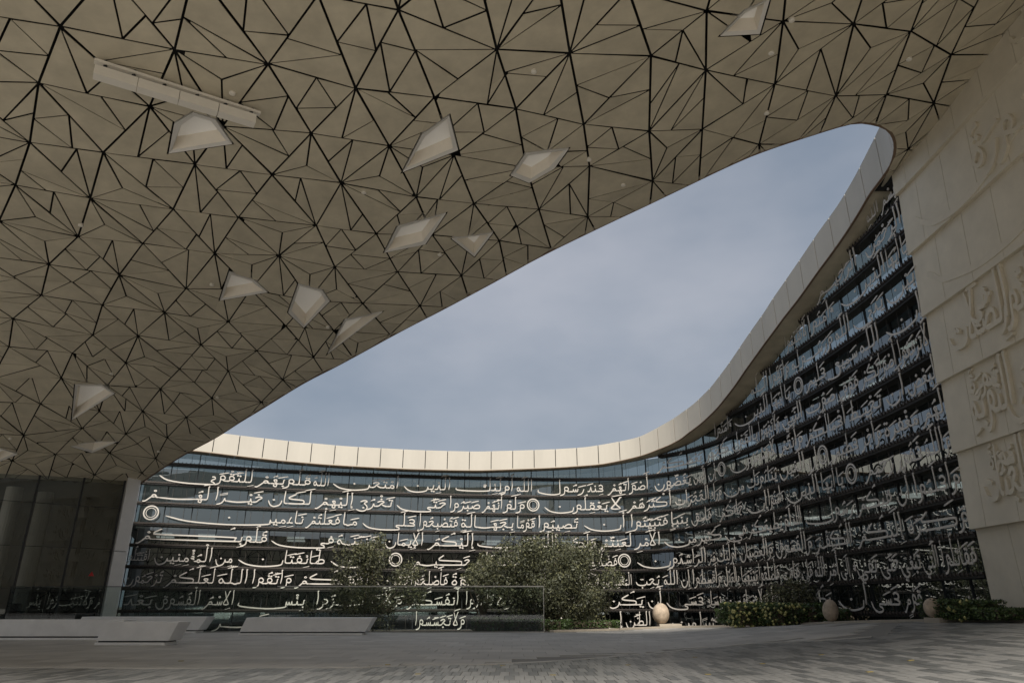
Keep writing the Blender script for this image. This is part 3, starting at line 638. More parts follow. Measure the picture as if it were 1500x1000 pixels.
# the lettering ---------------------------------------------------- (u right, u left, words) measured along each row
O = 'O'
ROWS = {
 12: [(1312, 1270, 'بِسْمِ اللَّهِ')],
 11: [(1323, 1268, 'الرَّحْمَٰن'), (1256, 1196, 'الرَّحِيمِ')],
 10: [(1334, 1300, 'يَا أَيُّهَا'), (1298, 1232, 'الَّذِين'), (1222, 1184, 'ءَامَنُوا'), (1182, 1150, 'لَا تُقَدِّمُوا')],
 9: [(1345, 1298, 'بَيْن'), (1294, 1250, 'يَدَي'), (1246, 1224, 'اللَّهِ'), (1220, 1160, 'وَرَسُولِهِ'), (1156, 1128, 'وَاتَّقُوا'), (1126, 1100, 'اللَّه')],
 8: [(1354, 1296, 'إِن'), (1289, 1260, 'اللَّه'), (1256, 1212, 'سَمِيع'), (1210, 1181, 'عَلِيم'), (1171, 0, O), (1158, 1130, 'يَا أَيُّهَا'), (1126, 1076, 'الَّذِين'), (1072, 1046, 'ءَامَنُوا')],
 7: [(1366, 1318, 'لَا تَرْفَعُوا'), (1314, 1262, 'أَصْوَاتَكُمْ'), (1258, 1228, 'فَوْق'), (1224, 1180, 'صَوْت'), (1176, 1146, 'النَّبِيِّ'), (1142, 1112, 'وَلَا تَجْهَرُوا'), (1110, 1072, 'بِالْقَوْلِ'), (1068, 1034, 'كَجَهْرِ'), (1028, 962, 'بَعْضِكُمْ')],
 6: [(1379, 1330, 'لِبَعْضٍ'), (1326, 1296, 'أَن'), (1292, 1244, 'تَحْبَطَ'), (1240, 1180, 'أَعْمَالُكُمْ'), (1176, 1142, 'وَأَنتُمْ'), (1136, 1068, 'لَا تَشْعُرُون'), (1058, 0, O), (1049, 1036, 'إِن'), (1034, 1016, 'الَّذِين'), (1012, 956, 'يَغُضُّون'), (950, 890, 'أَصْوَاتَهُمْ'), (884, 860, 'عِندَ'), (856, 786, 'رَسُول'), (780, 756, 'اللَّهِ'), (752, 666, 'أُولَٰئِك'), (660, 590, 'الَّذِين'), (584, 486, 'امْتَحَن'), (482, 458, 'اللَّهُ'), (454, 374, 'قُلُوبَهُمْ'), (370, 232, 'لِلتَّقْوَى')],
 5: [(1390, 1350, 'لَهُم'), (1346, 1296, 'مَغْفِرَة'), (1292, 1262, 'وَأَجْر'), (1258, 1220, 'عَظِيم'), (1207, 0, O), (1198, 1182, 'إِن'), (1180, 1142, 'الَّذِين'), (1138, 1094, 'يُنَادُونَك'), (1090, 1060, 'مِن'), (1057, 1042, 'وَرَاءِ'), (1039, 988, 'الْحُجُرَاتِ'), (984, 918, 'أَكْثَرُهُمْ'), (912, 892, 'لَا'), (890, 794, 'يَعْقِلُون'), (781, 0, O), (768, 738, 'وَلَوْ'), (736, 706, 'أَنَّهُمْ'), (703, 656, 'صَبَرُوا'), (653, 580, 'حَتَّى'), (574, 522, 'تَخْرُج'), (517, 462, 'إِلَيْهِمْ'), (456, 388, 'لَكَان'), (384, 312, 'خَيْرًا'), (306, 210, 'لَهُمْ')],
 4: [(1402, 1356, 'وَاللَّهُ'), (1352, 1314, 'غَفُور'), (1310, 1266, 'رَحِيم'), (1249, 0, O), (1236, 1204, 'يَا أَيُّهَا'), (1200, 1152, 'الَّذِين'), (1148, 1126, 'ءَامَنُوا'), (1124, 1092, 'إِن'), (1088, 1054, 'جَاءَكُمْ'), (1042, 1012, 'فَاسِق'), (1008, 982, 'بِنَبَإٍ'), (978, 922, 'فَتَبَيَّنُوا'), (916, 852, 'أَن'), (846, 786, 'تُصِيبُوا'), (783, 756, 'قَوْمًا'), (752, 674, 'بِجَهَالَةٍ'), (670, 612, 'فَتُصْبِحُوا'), (608, 530, 'عَلَى'), (523, 500, 'مَا'), (497, 448, 'فَعَلْتُمْ'), (444, 240, 'نَادِمِين'), (220, 0, O)],
 3: [(1413, 1340, 'وَاعْلَمُوا'), (1334, 1312, 'أَن'), (1307, 1256, 'فِيكُمْ'), (1250, 1180, 'رَسُول'), (1175, 1162, 'اللَّهِ'), (1160, 1148, 'لَوْ'), (1146, 1096, 'يُطِيعُكُمْ'), (1093, 1062, 'فِي'), (1058, 1022, 'كَثِيرٍ'), (1020, 972, 'مِن'), (968, 930, 'الْأَمْرِ'), (926, 876, 'لَعَنِتُّمْ'), (872, 822, 'وَلَٰكِن'), (816, 790, 'اللَّهَ'), (784, 700, 'حَبَّب'), (694, 626, 'إِلَيْكُمُ'), (620, 560, 'الْإِيمَان'), (552, 492, 'وَزَيَّنَهُ'), (488, 396, 'فِي'), (390, 200, 'قُلُوبِكُمْ')],
 2: [(1424, 1330, 'وَكَرَّهَ'), (1324, 1256, 'إِلَيْكُمُ'), (1250, 1196, 'الْكُفْرَ'), (1190, 1136, 'وَالْفُسُوق'), (1132, 1082, 'وَالْعِصْيَان'), (1079, 1050, 'أُولَٰئِك'), (1048, 1038, 'هُمُ'), (1035, 930, 'الرَّاشِدُون'), (915, 0, O), (904, 876, 'فَضْلًا'), (872, 842, 'مِن'), (838, 810, 'اللَّهِ'), (804, 764, 'وَنِعْمَةً'), (758, 728, 'وَاللَّهُ'), (724, 692, 'عَلِيم'), (688, 602, 'حَكِيم'), (579, 0, O), (556, 480, 'وَإِن'), (475, 344, 'طَائِفَتَان'), (340, 314, 'مِن'), (310, 224, 'الْمُؤْمِنِين'), (218, 182, 'اقْتَتَلُوا')],
 1: [(1432, 1380, 'فَقَاتِلُوا'), (1377, 1352, 'الَّتِي'), (1350, 1320, 'تَبْغِي'), (1318, 1290, 'حَتَّى'), (1286, 1250, 'تَفِيء'), (1246, 1232, 'إِلَى'), (1230, 1212, 'أَمْرِ'), (1210, 1194, 'اللَّهِ'), (1191, 1174, 'فَإِن'), (1172, 1146, 'فَاءَت'), (1142, 1112, 'فَأَصْلِحُوا'), (1110, 1086, 'بَيْنَهُمَا'), (1083, 1060, 'بِالْعَدْلِ'), (1057, 1014, 'وَأَقْسِطُوا'), (1011, 996, 'إِن'), (994, 972, 'اللَّهَ'), (966, 932, 'يُحِبّ'), (926, 880, 'الْمُقْسِطِين'), (868, 0, O), (854, 806, 'إِنَّمَا'), (800, 730, 'الْمُؤْمِنُون'), (724, 660, 'إِخْوَةٌ'), (655, 600, 'فَأَصْلِحُوا'), (597, 550, 'بَيْن'), (540, 432, 'أَخَوَيْكُمْ'), (426, 366, 'وَاتَّقُوا'), (362, 318, 'اللَّهَ'), (314, 240, 'لَعَلَّكُمْ'), (236, 178, 'تُرْحَمُون')],
 0: [(1438, 1414, 'مِن'), (1352, 1324, 'قَوْمٍ'), (1320, 1276, 'عَسَى'), (1272, 1226, 'أَن'), (1218, 1170, 'يَكُونُوا'), (1166, 1130, 'خَيْرًا'), (1126, 1112, 'وَلَا'), (1110, 1088, 'نِسَاءٌ'), (1086, 1060, 'مِن'), (1057, 1036, 'نِسَاءٍ'), (1031, 976, 'عَسَى'), (970, 946, 'أَن'), (942, 888, 'يَكُن'), (880, 824, 'خَيْرًا'), (818, 760, 'مِنْهُن'), (754, 726, 'وَلَا'), (722, 680, 'تَلْمِزُوا'), (672, 596, 'أَنفُسَكُمْ'), (588, 560, 'وَلَا'), (556, 460, 'تَنَابَزُوا'), (446, 348, 'بِئْس'), (342, 296, 'الِاسْمُ'), (292, 226, 'الْفُسُوق'), (222, 180, 'بَعْدَ')],
 -1: [(1062, 1024, 'كَثِيرًا'), (1020, 984, 'مِن'), (954, 916, 'الظَّن'), (912, 884, 'إِن'), (860, 800, 'بَعْض'), (680, 606, 'وَلَا تَجَسَّسُوا'), (392, 312, 'خَيْر')],
}
AH = .505                                # height of an alef in metres
for k, segs in ROWS.items():
    zb = beamz(k) + .205
    ssg = np.linspace(.05, SEND, 700)
    us = np.array([(lambda q: q[0] if q else -1)(proj((*facP(s, .06), zb))) for s in ssg])
    for (ur, ul, txt) in segs:
        sr = float(np.interp(ur, us, ssg))
        if txt is O:
            m_ = MB(); R0, R1, R2, R3 = .285, .235, .19, .165
            for (ra, rb) in ((R0, R1), (R2, R3)):
                n_ = 40; base = len(m_.v)
                for i in range(n_):
                    a = 2 * math.pi * i / n_
                    for rr, dd in ((ra, .075), (rb, .075), (rb, .055), (ra, .055)):
                        p = facP(sr + rr * math.cos(a), dd); m_.v.append((p[0], p[1], beamz(k) + .40 + rr * math.sin(a)))
                for i in range(n_):
                    j = (i + 1) % n_
                    for q in range(4): m_.f.append((base + 4 * i + q, base + 4 * j + q, base + 4 * j + (q + 1) % 4, base + 4 * i + (q + 1) % 4))
            fchild(m_.build('verse_ring', M_LET)); continue
        sl_ = float(np.interp(ul, us, ssg)); Wm = sr - sl_
        tgt = Wm / AH
        w0 = word_strokes(txt)[1]; gx_ = min(1.38, max(1.0, tgt / w0)); st, wd = word_strokes(txt, tgt / gx_)
        xs_ = tgt / wd
        ys_ = 1.0 if xs_ > .75 else max(.78, xs_ * 1.15)
        def place(x, y_, d, sr=sr, xs_=xs_, ys_=ys_, zb=zb):
            p = facP(sr - x * xs_ * AH, d); return (p[0], p[1], zb + y_ * AH * ys_)
        m_ = MB(); ribbon(m_, st, place, .090, .022, 3, .055)
        fchild(m_.build('word', M_LET))
# ------------------------------------------------------------------ pale rim of the opening
rim = empty('roof_rim', (0, 31.2, 6.5)); tag(rim, 'cream panelled rim band sweeping round the open roof above the calligraphy', 'roof rim')
bpy.context.view_layer.update()
def rchild(o): o.parent = rim; o.matrix_parent_inverse = rim.matrix_basis.inverted(); return o
# oculus edge over the canopy, from the right-hand curl to the left
EDGE_PX = [(1300, 250), (1308, 231), (1310, 213), (1305, 198), (1293, 188), (1267, 182), (1245, 183), (1197, 197), (1100, 230), (1000, 276.5), (947, 302), (883, 332), (793, 376), (720, 416), (647, 455), (587, 486), (500, 533.5), (443, 563), (383, 600), (353, 618), (317, 641), (278, 662), (242, 684), (200, 713)]
EDGE = np.array([hitS(u, v) for u, v in EDGE_PX])
send_f = None
az_end = EDGE[0]
SF = [s for s in np.arange(1.0, FAC.L - 2.0, .05)]
RIMC = []                               # (x, y, zbottom, ztop)
s_stop = next((s for s in SF if facP(s, FAS_OFF(s))[1] < EDGE[0][1] + .5 and s > FAC.L * .6), SF[-1])
for s in np.linspace(.8, s_stop, 150):
    p = facP(s, FAS_OFF(s)); RIMC.append((p[0], p[1], zbot(s), ztop(s)))
hz = RIMC[-1][3] - RIMC[-1][2]
for i, e in enumerate(EDGE): RIMC.append((e[0], e[1], e[2] + .02, e[2] + .02 + max(1.2, hz - .08 * i)))
rc = Curve(RIMC, 4)
total = rc.L
def rim_panel(s0, s1, nm, inner=.0, zlo=0.0, th=.07, m=M_FASCIA):
    n_ = 4; V = []; Fc = []
    for s in np.linspace(s0, s1, n_ + 1):
        x, y_, zb_, zt_ = rc.at(s); t = rc.tan(s); nn = np.array([t[1], -t[0]])
        for o_, z in ((inner, zb_), (inner, zt_), (inner - th, zt_), (inner - th, zb_)): V.append((x + nn[0] * o_, y_ + nn[1] * o_, z))
    for i in range(n_):
        a = 4 * i
        for q in range(4): Fc.append((a + q, a + 4 + q, a + 4 + (q + 1) % 4, a + (q + 1) % 4))
    Fc += [(0, 1, 2, 3), (4 * n_ + 3, 4 * n_ + 2, 4 * n_ + 1, 4 * n_)]
    return rchild(link(nm, V, Fc, m))
s = .3
while s < total - .3:
    s1 = min(s + .98, total)
    rim_panel(s + .017, s1 - .017, 'fascia_panel'); s = s1
rim_panel(.1, total - .05, 'rim_backing', inner=-.085, th=.3, m=M_DARK) if False else None
# thin copper-brown drip edge under the band, and the underside back to the glass
V = []; Fc = []; ss = np.linspace(.2, total - .05, 260)
for s in ss:
    x, y_, zb_, zt_ = rc.at(s); t = rc.tan(s); nn = np.array([t[1], -t[0]])
    for o_, z in ((.012, zb_ - .012), (.012, zb_ + .012), (-.05, zb_ + .012), (-.05, zb_ - .012)): V.append((x + nn[0] * o_, y_ + nn[1] * o_, z))
for i in range(len(ss) - 1):
    a = 4 * i
    for q in range(4): Fc.append((a + q, a + 4 + q, a + 4 + (q + 1) % 4, a + (q + 1) % 4))
rchild(link('drip_edge', V, Fc, mat('drip_brown', (.20, .13, .08), .6)))
V = []; Fc = []; ss = np.linspace(.2, total - .05, 260)
for s in ss:
    x, y_, zb_, zt_ = rc.at(s); t = rc.tan(s); nn = np.array([t[1], -t[0]])
    V += [(x - nn[0] * .09, y_ - nn[1] * .09, zb_ + .03), (x - nn[0] * .09, y_ - nn[1] * .09, zt_ - .02), (x - nn[0] * 1.6, y_ - nn[1] * 1.6, zt_ - .05)]
for i in range(len(ss) - 1):
    a = 3 * i; Fc += [(a, a + 3, a + 4, a + 1), (a + 1, a + 4, a + 5, a + 2)]
rchild(link('rim_backing', V, Fc, M_DARK))
s = 1.0                                 # underside panels between band and glass
while s < s_stop - .2:
    s1 = min(s + .98, s_stop - .02); V = []; Fc = []
    for t_ in np.linspace(s + .008, s1 - .008, 4):
        z = zbot(t_) + .03
        for o_ in (FAS_OFF(t_) - .06, GO + .06):
            p = facP(t_, o_); V += [(p[0], p[1], z), (p[0], p[1], z + .04)]
    for i in range(3):
        a = 4 * i; Fc += [(a, a + 2, a + 6, a + 4), (a + 1, a + 5, a + 7, a + 3), (a, a + 4, a + 5, a + 1), (a + 2, a + 3, a + 7, a + 6)]
    rchild(link('underside_panel', V, Fc, M_PANEL)); s = s1
# ------------------------------------------------------------------ canopy soffit of triangular panels
can = empty('canopy', (0, 10, 8)); tag(can, 'vast cream canopy underside clad in triangular panels with dark joints', 'canopy')
bpy.context.view_layer.update()
def cchild(o): o.parent = can; o.matrix_parent_inverse = can.matrix_basis.inverted(); return o
LG0 = np.array([-14.03, 25.5]); LGD = np.array([-math.cos(math.radians(38)), -math.sin(math.radians(38))])     # lobby glass line, going left
EP = EDGE[:, :2]
# dense edge polyline; soffit lies on the camera side of it
edc = Curve(EP[:, :2], 8); edp = edc.p; edt = edc.t
def edge_dist(x, y):
    """signed distance to the opening's edge (positive on the canopy side) and the local inward normal"""
    d = edp - np.array([x, y]); i = int(np.argmin((d ** 2).sum(1))); t = edt[i]; n_ = np.array([-t[1], t[0]])
    # travelling from the curl to the left the canopy is on the left-hand side
    return float(np.dot(np.array([x, y]) - edp[i], n_)), n_, edp[i]
XW = 9.60
def pinwheel(O_, S_, L_, lv, eo, out_, n):
    # eo: ages of edges (OS, OL, SL)
    if lv == n: out_.append((O_, S_, L_, eo)); return
    D = S_ + (L_ - S_) * .2; Fm = (O_ + D) / 2; Em = (D + L_) / 2; M = (O_ + L_) / 2; c = lv + 1
    os_, ol, sl__ = eo
    pinwheel(D, S_, O_, lv + 1, (sl__, c, os_), out_, n)
    pinwheel(D, Fm, Em, lv + 1, (c, sl__, c), out_, n)
    pinwheel(Fm, O_, M, lv + 1, (c, c, ol), out_, n)
    pinwheel(Em, M, L_, lv + 1, (c, sl__, ol), out_, n)
    pinwheel(M, Em, Fm, lv + 1, (c, c, c), out_, n)
NL = 5; tri = []; rl = random.Random(17)
# jittered triangular lattice of wide joints, each bay broken into smaller triangles
th = math.radians(17); ct, st_ = math.cos(th), math.sin(th); R2 = np.array([[ct, -st_], [st_, ct]]); LA = 1.40
def node(i, j):
    q = random.Random(i * 7919 + j * 104729); a = math.radians(360 * q.random()); d = .16 * LA * q.random()
    p = np.array([(i + .5 * j) * LA + d * math.cos(a), j * LA * .866 + d * math.sin(a)]); return np.array([-3.0, 8.0]) + (R2 @ p) * np.array([1.0, 1.18])
def split_bay(A, B, C_, e):
    """e: ages of AB, BC, CA; new joints are younger"""
    r = rl.random(); rot = rl.randrange(3)
    P = [A, B, C_][rot:] + [A, B, C_][:rot]; E_ = [e[0], e[1], e[2]][rot:] + [e[0], e[1], e[2]][:rot]
    a, b, c = P; ab, bc, ca = E_; n_ = 4; f = .5 + rl.uniform(-.14, .14); g = .5 + rl.uniform(-.14, .14)
    m = a + (b - a) * f; k = b + (c - b) * g
    if r < .22:                         # inner point
        p = (a * rl.uniform(.8, 1.3) + b * rl.uniform(.8, 1.3) + c); w_ = 0
        u1, u2, u3 = rl.uniform(.7, 1.3), rl.uniform(.7, 1.3), rl.uniform(.7, 1.3); p = (a * u1 + b * u2 + c * u3) / (u1 + u2 + u3)
        return [(a, b, p, (ab, n_, n_)), (b, c, p, (bc, n_, n_)), (c, a, p, (ca, n_, n_))]
    if r < .62:                         # strip of three
        return [(m, b, k, (ab, bc, n_)), (a, m, k, (ab, n_, 5)), (a, k, c, (5, bc, ca))]
    if r < .82:                         # two then one of them again
        k2 = c + (a - c) * g
        return [(m, b, c, (ab, bc, n_)), (a, m, k2, (ab, 5, ca)), (m, c, k2, (n_, ca, 5))]
    k2 = c + (a - c) * (.5 + rl.uniform(-.12, .12))
    return [(a, m, k2, (ab, n_, ca)), (m, b, k, (ab, bc, n_)), (k, c, k2, (bc, ca, n_)), (m, k, k2, (n_, n_, n_))]
for i in range(-26, 27):
    for j in range(-22, 23):
        A, B, C_, D_ = node(i, j), node(i + 1, j), node(i, j + 1), node(i + 1, j + 1)
        cc_ = (A + D_) / 2
        if not (-22 < cc_[0] < 13 and -9 < cc_[1] < 31): continue
        h = lambda *q: 2 + (abs(hash(q)) % 3 == 0)
        lv = lambda d, a_, b_: 2 if ((d == 0 and b_ % 1 == 0 and (a_ * 13 + b_ * 7) % 3) or d == 1) else 3
        tri += split_bay(A, B, C_, (lv(0, i, j), lv(2, i + 1, j), lv(1, i, j)))
        tri += split_bay(D_, C_, B, (lv(0, i, j + 1), lv(2, i + 1, j), lv(1, i + 1, j)))
def clip(poly, p, n_):
    o = []
    for i in range(len(poly)):
        a, b = poly[i], poly[(i + 1) % len(poly)]; da, db = np.dot(a - p, n_), np.dot(b - p, n_)
        if da >= 0: o.append(a)
        if da * db < 0: o.append(a + (b - a) * (da / (da - db)))
    return o
def area2(poly):
    return .5 * abs(sum(poly[i][0] * poly[(i + 1) % len(poly)][1] - poly[(i + 1) % len(poly)][0] * poly[i][1] for i in range(len(poly)))) if len(poly) > 2 else 0
POCK_PX = [[(247, 225), (255, 182), (283, 165), (315, 175), (340, 211)], [(590, 252), (618, 197), (658, 170), (671, 220)], [(748, 257), (770, 225), (833, 218), (812, 247), (775, 268)],
           [(563, 370), (582, 332), (653, 313), (623, 358)], [(662, 350), (722, 341), (695, 376)], [(322, 440), (335, 400), (372, 410), (392, 428)], [(422, 458), (437, 416), (472, 425), (483, 441), (445, 480)],
           [(480, 518), (505, 468), (560, 457)], [(105, 615), (110, 563), (150, 564), (168, 576)], [(102, 653), (133, 648), (173, 646), (135, 663)], [(-18, 658), (0, 656), (26, 665), (-6, 678)], [(1055, 53), (1090, 17), (1128, -2), (1113, 50)]]
def ccw(P):
    a = sum(P[i][0] * P[(i + 1) % len(P)][1] - P[(i + 1) % len(P)][0] * P[i][1] for i in range(len(P))); return P if a > 0 else P[::-1]
POCK = [ccw([hitS(u, v)[:2] for u, v in pp]) for pp in POCK_PX]
def inset(t3, gaps):
    c = sum(t3) / 3; poly = list(t3)
    for i in range(3):
        a, b = t3[i], t3[(i + 1) % 3]; d = b - a; n_ = np.array([-d[1], d[0]]); n_ /= np.linalg.norm(n_)
        if np.dot(c - a, n_) < 0: n_ = -n_
        poly = clip(poly, a + n_ * gaps[i], n_)
        if len(poly) < 3: return []
    return poly
LGN = np.array([LGD[1], -LGD[0]]);  LGN = LGN if np.dot(LGN, np.array([0, -1])) > 0 else -LGN
pieces = []; rs = random.Random(5)
for (O_, S_, L_, eo) in tri:
    c = (O_ + S_ + L_) / 3
    if c[0] > XW + .6 or c[0] < -18.4 or c[1] < -1 or c[1] > 27.5: continue
    gw = lambda a: {2: .0215, 3: .019, 4: .0165, 5: .0145}[a]
    poly = inset([O_, S_, L_], [gw(eo[0]), gw(eo[1]), gw(eo[2])])
    if not poly: continue
    poly = clip(poly, np.array([XW, 0]), np.array([-1.0, 0]))
    if len(poly) < 3: continue
    if c[0] < -13.2:
        poly = clip(poly, LG0 - LGN * .25, LGN)
        if len(poly) < 3: continue
    d, n_, pt = edge_dist(c[0], c[1])
    if d < -1.2: continue
    if d < 1.4:
        poly = clip(poly, pt + n_ * .03, n_)
        # also clip against the edge near each vertex so that tight bends stay clean
        for _ in range(3):
            worst = None
            for v_ in poly:
                dv, nv, pv = edge_dist(v_[0], v_[1])
                if dv < .02 and (worst is None or dv < worst[0]): worst = (dv, nv, pv)
            if worst is None or len(poly) < 3: break
            poly = clip(poly, worst[2] + worst[1] * .03, worst[1])
    if area2(poly) < .006: continue
    polys = [poly]
    for Q in POCK:
        qc = sum(Q) / len(Q)
        if np.linalg.norm(qc - c) > 2.4: continue
        new = []
        for P_ in polys:
            cur = P_
            for i in range(len(Q)):
                a, b = Q[i], Q[(i + 1) % len(Q)]; dd = b - a; nq = np.array([-dd[1], dd[0]]); nq /= np.linalg.norm(nq)
                o_ = clip(cur, a - nq * .03, -nq)
                if area2(o_) > .004: new.append(o_)
                cur = clip(cur, a - nq * .03, nq)
                if len(cur) < 3: break
        polys = new
    if not polys: continue
    til = (rs.random() - .5) * .014, (rs.random() - .5) * .03, (rs.random() - .5) * .03
    pr = proj((c[0], c[1], S(c[0], c[1])))
    ar = 0
    if pr and -30 < pr[0] < 1530 and -30 < pr[1] < 720:
        for P_ in polys:
            q = [proj((v_[0], v_[1], S(*v_))) for v_ in P_]
            if all(q): ar += area2([np.array(t) for t in q])
    pieces.append((ar, polys, til))
pieces.sort(key=lambda t: -t[0])
def panel_geo(mb, polys, til):
    for P_ in polys:
        P_ = ccw(P_); n_ = len(P_); cc = sum(P_) / n_; lo = [(v_[0], v_[1], S(*v_) + til[0] + (v_[0] - cc[0]) * til[1] + (v_[1] - cc[1]) * til[2]) for v_ in P_]; hi = [(x, y_, z + .014) for x, y_, z in lo]
        mb.add(lo + hi, [tuple(range(n_))[::-1], tuple(range(n_, 2 * n_))] + [(i, (i + 1) % n_, n_ + (i + 1) % n_, n_ + i) for i in range(n_)])
fld = MB(); npan = 0
for i, (ar, polys, til) in enumerate(pieces):
    if npan < 300 and ar > 0:
        for P_ in polys: m_ = MB(); panel_geo(m_, [P_], til); cchild(m_.build('panel', M_PANEL)); npan += 1
    else: panel_geo(fld, polys, til)
cchild(tag(fld.build('panel_field', M_PANELB), kind='stuff'))
print('soffit pieces', len(pieces), 'visible', sum(1 for p in pieces if p[0] > 0), 'setts', len(setts), 'panes', len(panes))
# dark void above the joints, open over the light pockets
V = []; Fc = []; nx, ny = 120, 130
gx = np.linspace(-18.7, XW + .3, nx); gy = np.linspace(-1.2, 28, ny)
inpock = lambda x, y_: any(all((Q[(i + 1) % len(Q)][0] - Q[i][0]) * (y_ - Q[i][1]) - (Q[(i + 1) % len(Q)][1] - Q[i][1]) * (x - Q[i][0]) > -.05 for i in range(len(Q))) for Q in POCK)
def segd(p, a, b): d = b - a; t = min(1, max(0, np.dot(p - a, d) / np.dot(d, d))); return np.linalg.norm(p - a - d * t)
nearpock = lambda x, y_: any(np.linalg.norm(np.array([x, y_]) - sum(Q) / len(Q)) < 4 and min(segd(np.array([x, y_]), Q[i_], Q[(i_ + 1) % len(Q)]) for i_ in range(len(Q))) < .45 for Q in POCK) or inpock(x, y_)
for x in gx:
    for y_ in gy: V.append((x, y_, S(x, y_) + (.65 if nearpock(x, y_) else .13)))
for i in range(nx - 1):
    for j in range(ny - 1):
        xc, yc = (gx[i] + gx[i + 1]) / 2, (gy[j] + gy[j + 1]) / 2
        if edge_dist(xc, yc)[0] < .12 and not (xc < EP[-1][0] - .2): continue
        if np.dot(np.array([xc, yc]) - LG0, LGN) < -.5 and xc < -13.0: continue
        a = i * ny + j; Fc.append((a, a + 1, a + ny + 1, a + ny))
cchild(link('void_lining', V, Fc, M_DARK))
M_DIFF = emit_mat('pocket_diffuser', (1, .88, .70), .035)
for Q in POCK:                          # recessed light pockets
    c = sum(Q) / len(Q); n_ = len(Q); V = []; Fc = []
    # flange
    for v_ in Q: V.append((v_[0], v_[1], S(*v_) - .004))
    inn_ = []
    for i in range(n_):
        d = c - Q[i]; inn_.append(Q[i] + d / np.linalg.norm(d) * min(.11, .3 * np.linalg.norm(d)))
    for v_ in inn_: V.append((v_[0], v_[1], S(*v_) + .02))
    for v_ in Q: V.append((v_[0], v_[1], S(*v_) + .06))
    for i in range(n_):
        j = (i + 1) % n_; Fc += [(i, n_ + i, n_ + j, j), (i, j, 2 * n_ + j, 2 * n_ + i)]
    fo = cchild(link('light_pocket', V, Fc, M_FRAME))
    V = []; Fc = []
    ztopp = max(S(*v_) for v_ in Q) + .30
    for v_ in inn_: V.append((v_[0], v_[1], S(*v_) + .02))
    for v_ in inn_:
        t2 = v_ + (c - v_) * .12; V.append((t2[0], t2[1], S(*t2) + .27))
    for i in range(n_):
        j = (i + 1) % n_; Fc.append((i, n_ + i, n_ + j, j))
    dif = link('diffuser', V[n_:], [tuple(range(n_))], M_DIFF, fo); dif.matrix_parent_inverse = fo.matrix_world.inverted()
    lin = link('pocket_lining', V, Fc, M_POCK, fo); lin.matrix_parent_inverse = fo.matrix_world.inverted()
for (u, v) in [(340, 138), (118, 331), (782, 106), (863, 235), (533, 283), (913, 272), (644, 374), (1160, 31), (1130, 79), (1332, 88), (1123, 167), (310, 418), (163, 548), (318, 583), (480, 480), (232, 662), (15, 643)]:
    p = hitS(u, v, .03); m_ = MB(); n_ = 14
    m_.tube([(p[0], p[1], p[2] + .05), (p[0], p[1], p[2]), (p[0], p[1], p[2] - .012)], [.052, .052, .03], n_)
    cchild(m_.build('sprinkler_disc', M_WHITE))
# linear uplight fixture slung under the soffit
a = hitS(137, 105, .30); b = hitS(374, 178, .30); a2 = hitS(138, 89, .10); b2 = hitS(381, 167, .10)
lf = empty('linear_light', tuple((a + b) / 2)); tag(lf, 'long cream box light fixture slung under the triangular canopy panels', 'light fixture'); bpy.context.view_layer.update()
def lchild(o): o.parent = lf; o.matrix_parent_inverse = lf.matrix_basis.inverted(); return o
for i in range(4):
    p0 = a + (b - a) * (i / 4 + .002); p1 = a + (b - a) * ((i + 1) / 4 - .002); m_ = MB(); m_.obox(p0, p1, .17, .17); lchild(m_.build('housing', M_WHITE))
m_ = MB(); m_.obox(a2, b2, .10, .045); lchild(m_.build('rail', M_WHITE))
for t in (.06, .22, .4, .6, .78, .95):
    p0 = a + (b - a) * t; p1 = a2 + (b2 - a2) * t; m_ = MB(); m_.obox(p0, p1 + np.array([0, 0, .06]), .05, .03); lchild(m_.build('bracket', M_MULL))
# ------------------------------------------------------------------ precast wall with relief lettering
wl = empty('relief_wall', (9.6, 12, .3)); tag(wl, 'tall cream precast wall of lapped courses with Arabic relief lettering', 'wall')
bpy.context.view_layer.update()
def wchild(o): o.parent = wl; o.matrix_parent_inverse = wl.matrix_basis.inverted(); return o
WC = Curve([(9.62, 15.0), (9.62, 13.0), (9.58, 11.0), (9.60, 8.0), (9.8, 4.0), (10.2, 0), (10.8, -5), (11.6, -12)])
def wP(s, off, z):                      # off: out from the wall towards the courtyard
    p = WC.at(s); t = WC.tan(s); n_ = np.array([t[1], -t[0]])
    if n_[0] > 0: n_ = -n_
    return (p[0] + n_[0] * off, p[1] + n_[1] * off, z)
LIPS = [11.9, 10.31, 8.66, 7.05, 5.44, 3.86, 2.27]
def wpanel(s0, s1, z0, z1, o0, o1, parent_name='panel'):
    V = []
    for o_, z in ((o0, z0), (o1, z1)):
        V += [wP(s0, o_, z), wP(s1, o_, z), wP(s1, o_ - .16, z), wP(s0, o_ - .16, z)]
    return wchild(link(parent_name, V, [(0, 1, 2, 3), (7, 6, 5, 4), (0, 4, 5, 1), (1, 5, 6, 2), (2, 6, 7, 3), (3, 7, 4, 0)], M_WALL))
rs = random.Random(9)
COURSE = []
for i in range(len(LIPS) - 1):
    z1, z0 = LIPS[i], LIPS[i + 1]; s = 0.0; k = 0
    COURSE.append((z0, z1))
    while s < 26:
        wd = 1.0 if s > .1 else .55 + .5 * ((i * 7 % 5) / 5)
        wpanel(s + .006, s + wd - .006, z0, z1 + .06, .10, .0); s += wd
s = 0.0
while s < 26:
    wpanel(s + .006, s + 1.0 - .006, -.4, 2.27 + .05, -.03, -.03); s += 1.0
V = []; Fc = []
for s in np.linspace(-.0, 26.5, 30): V += [wP(s, -.17, -.6), wP(s, -.17, 13), wP(s, -1.2, 13), wP(s, -1.2, -.6)]
for i in range(29):
    a = 4 * i
    for q in range(4): Fc.append((a + q, a + 4 + q, a + 4 + (q + 1) % 4, a + (q + 1) % 4))
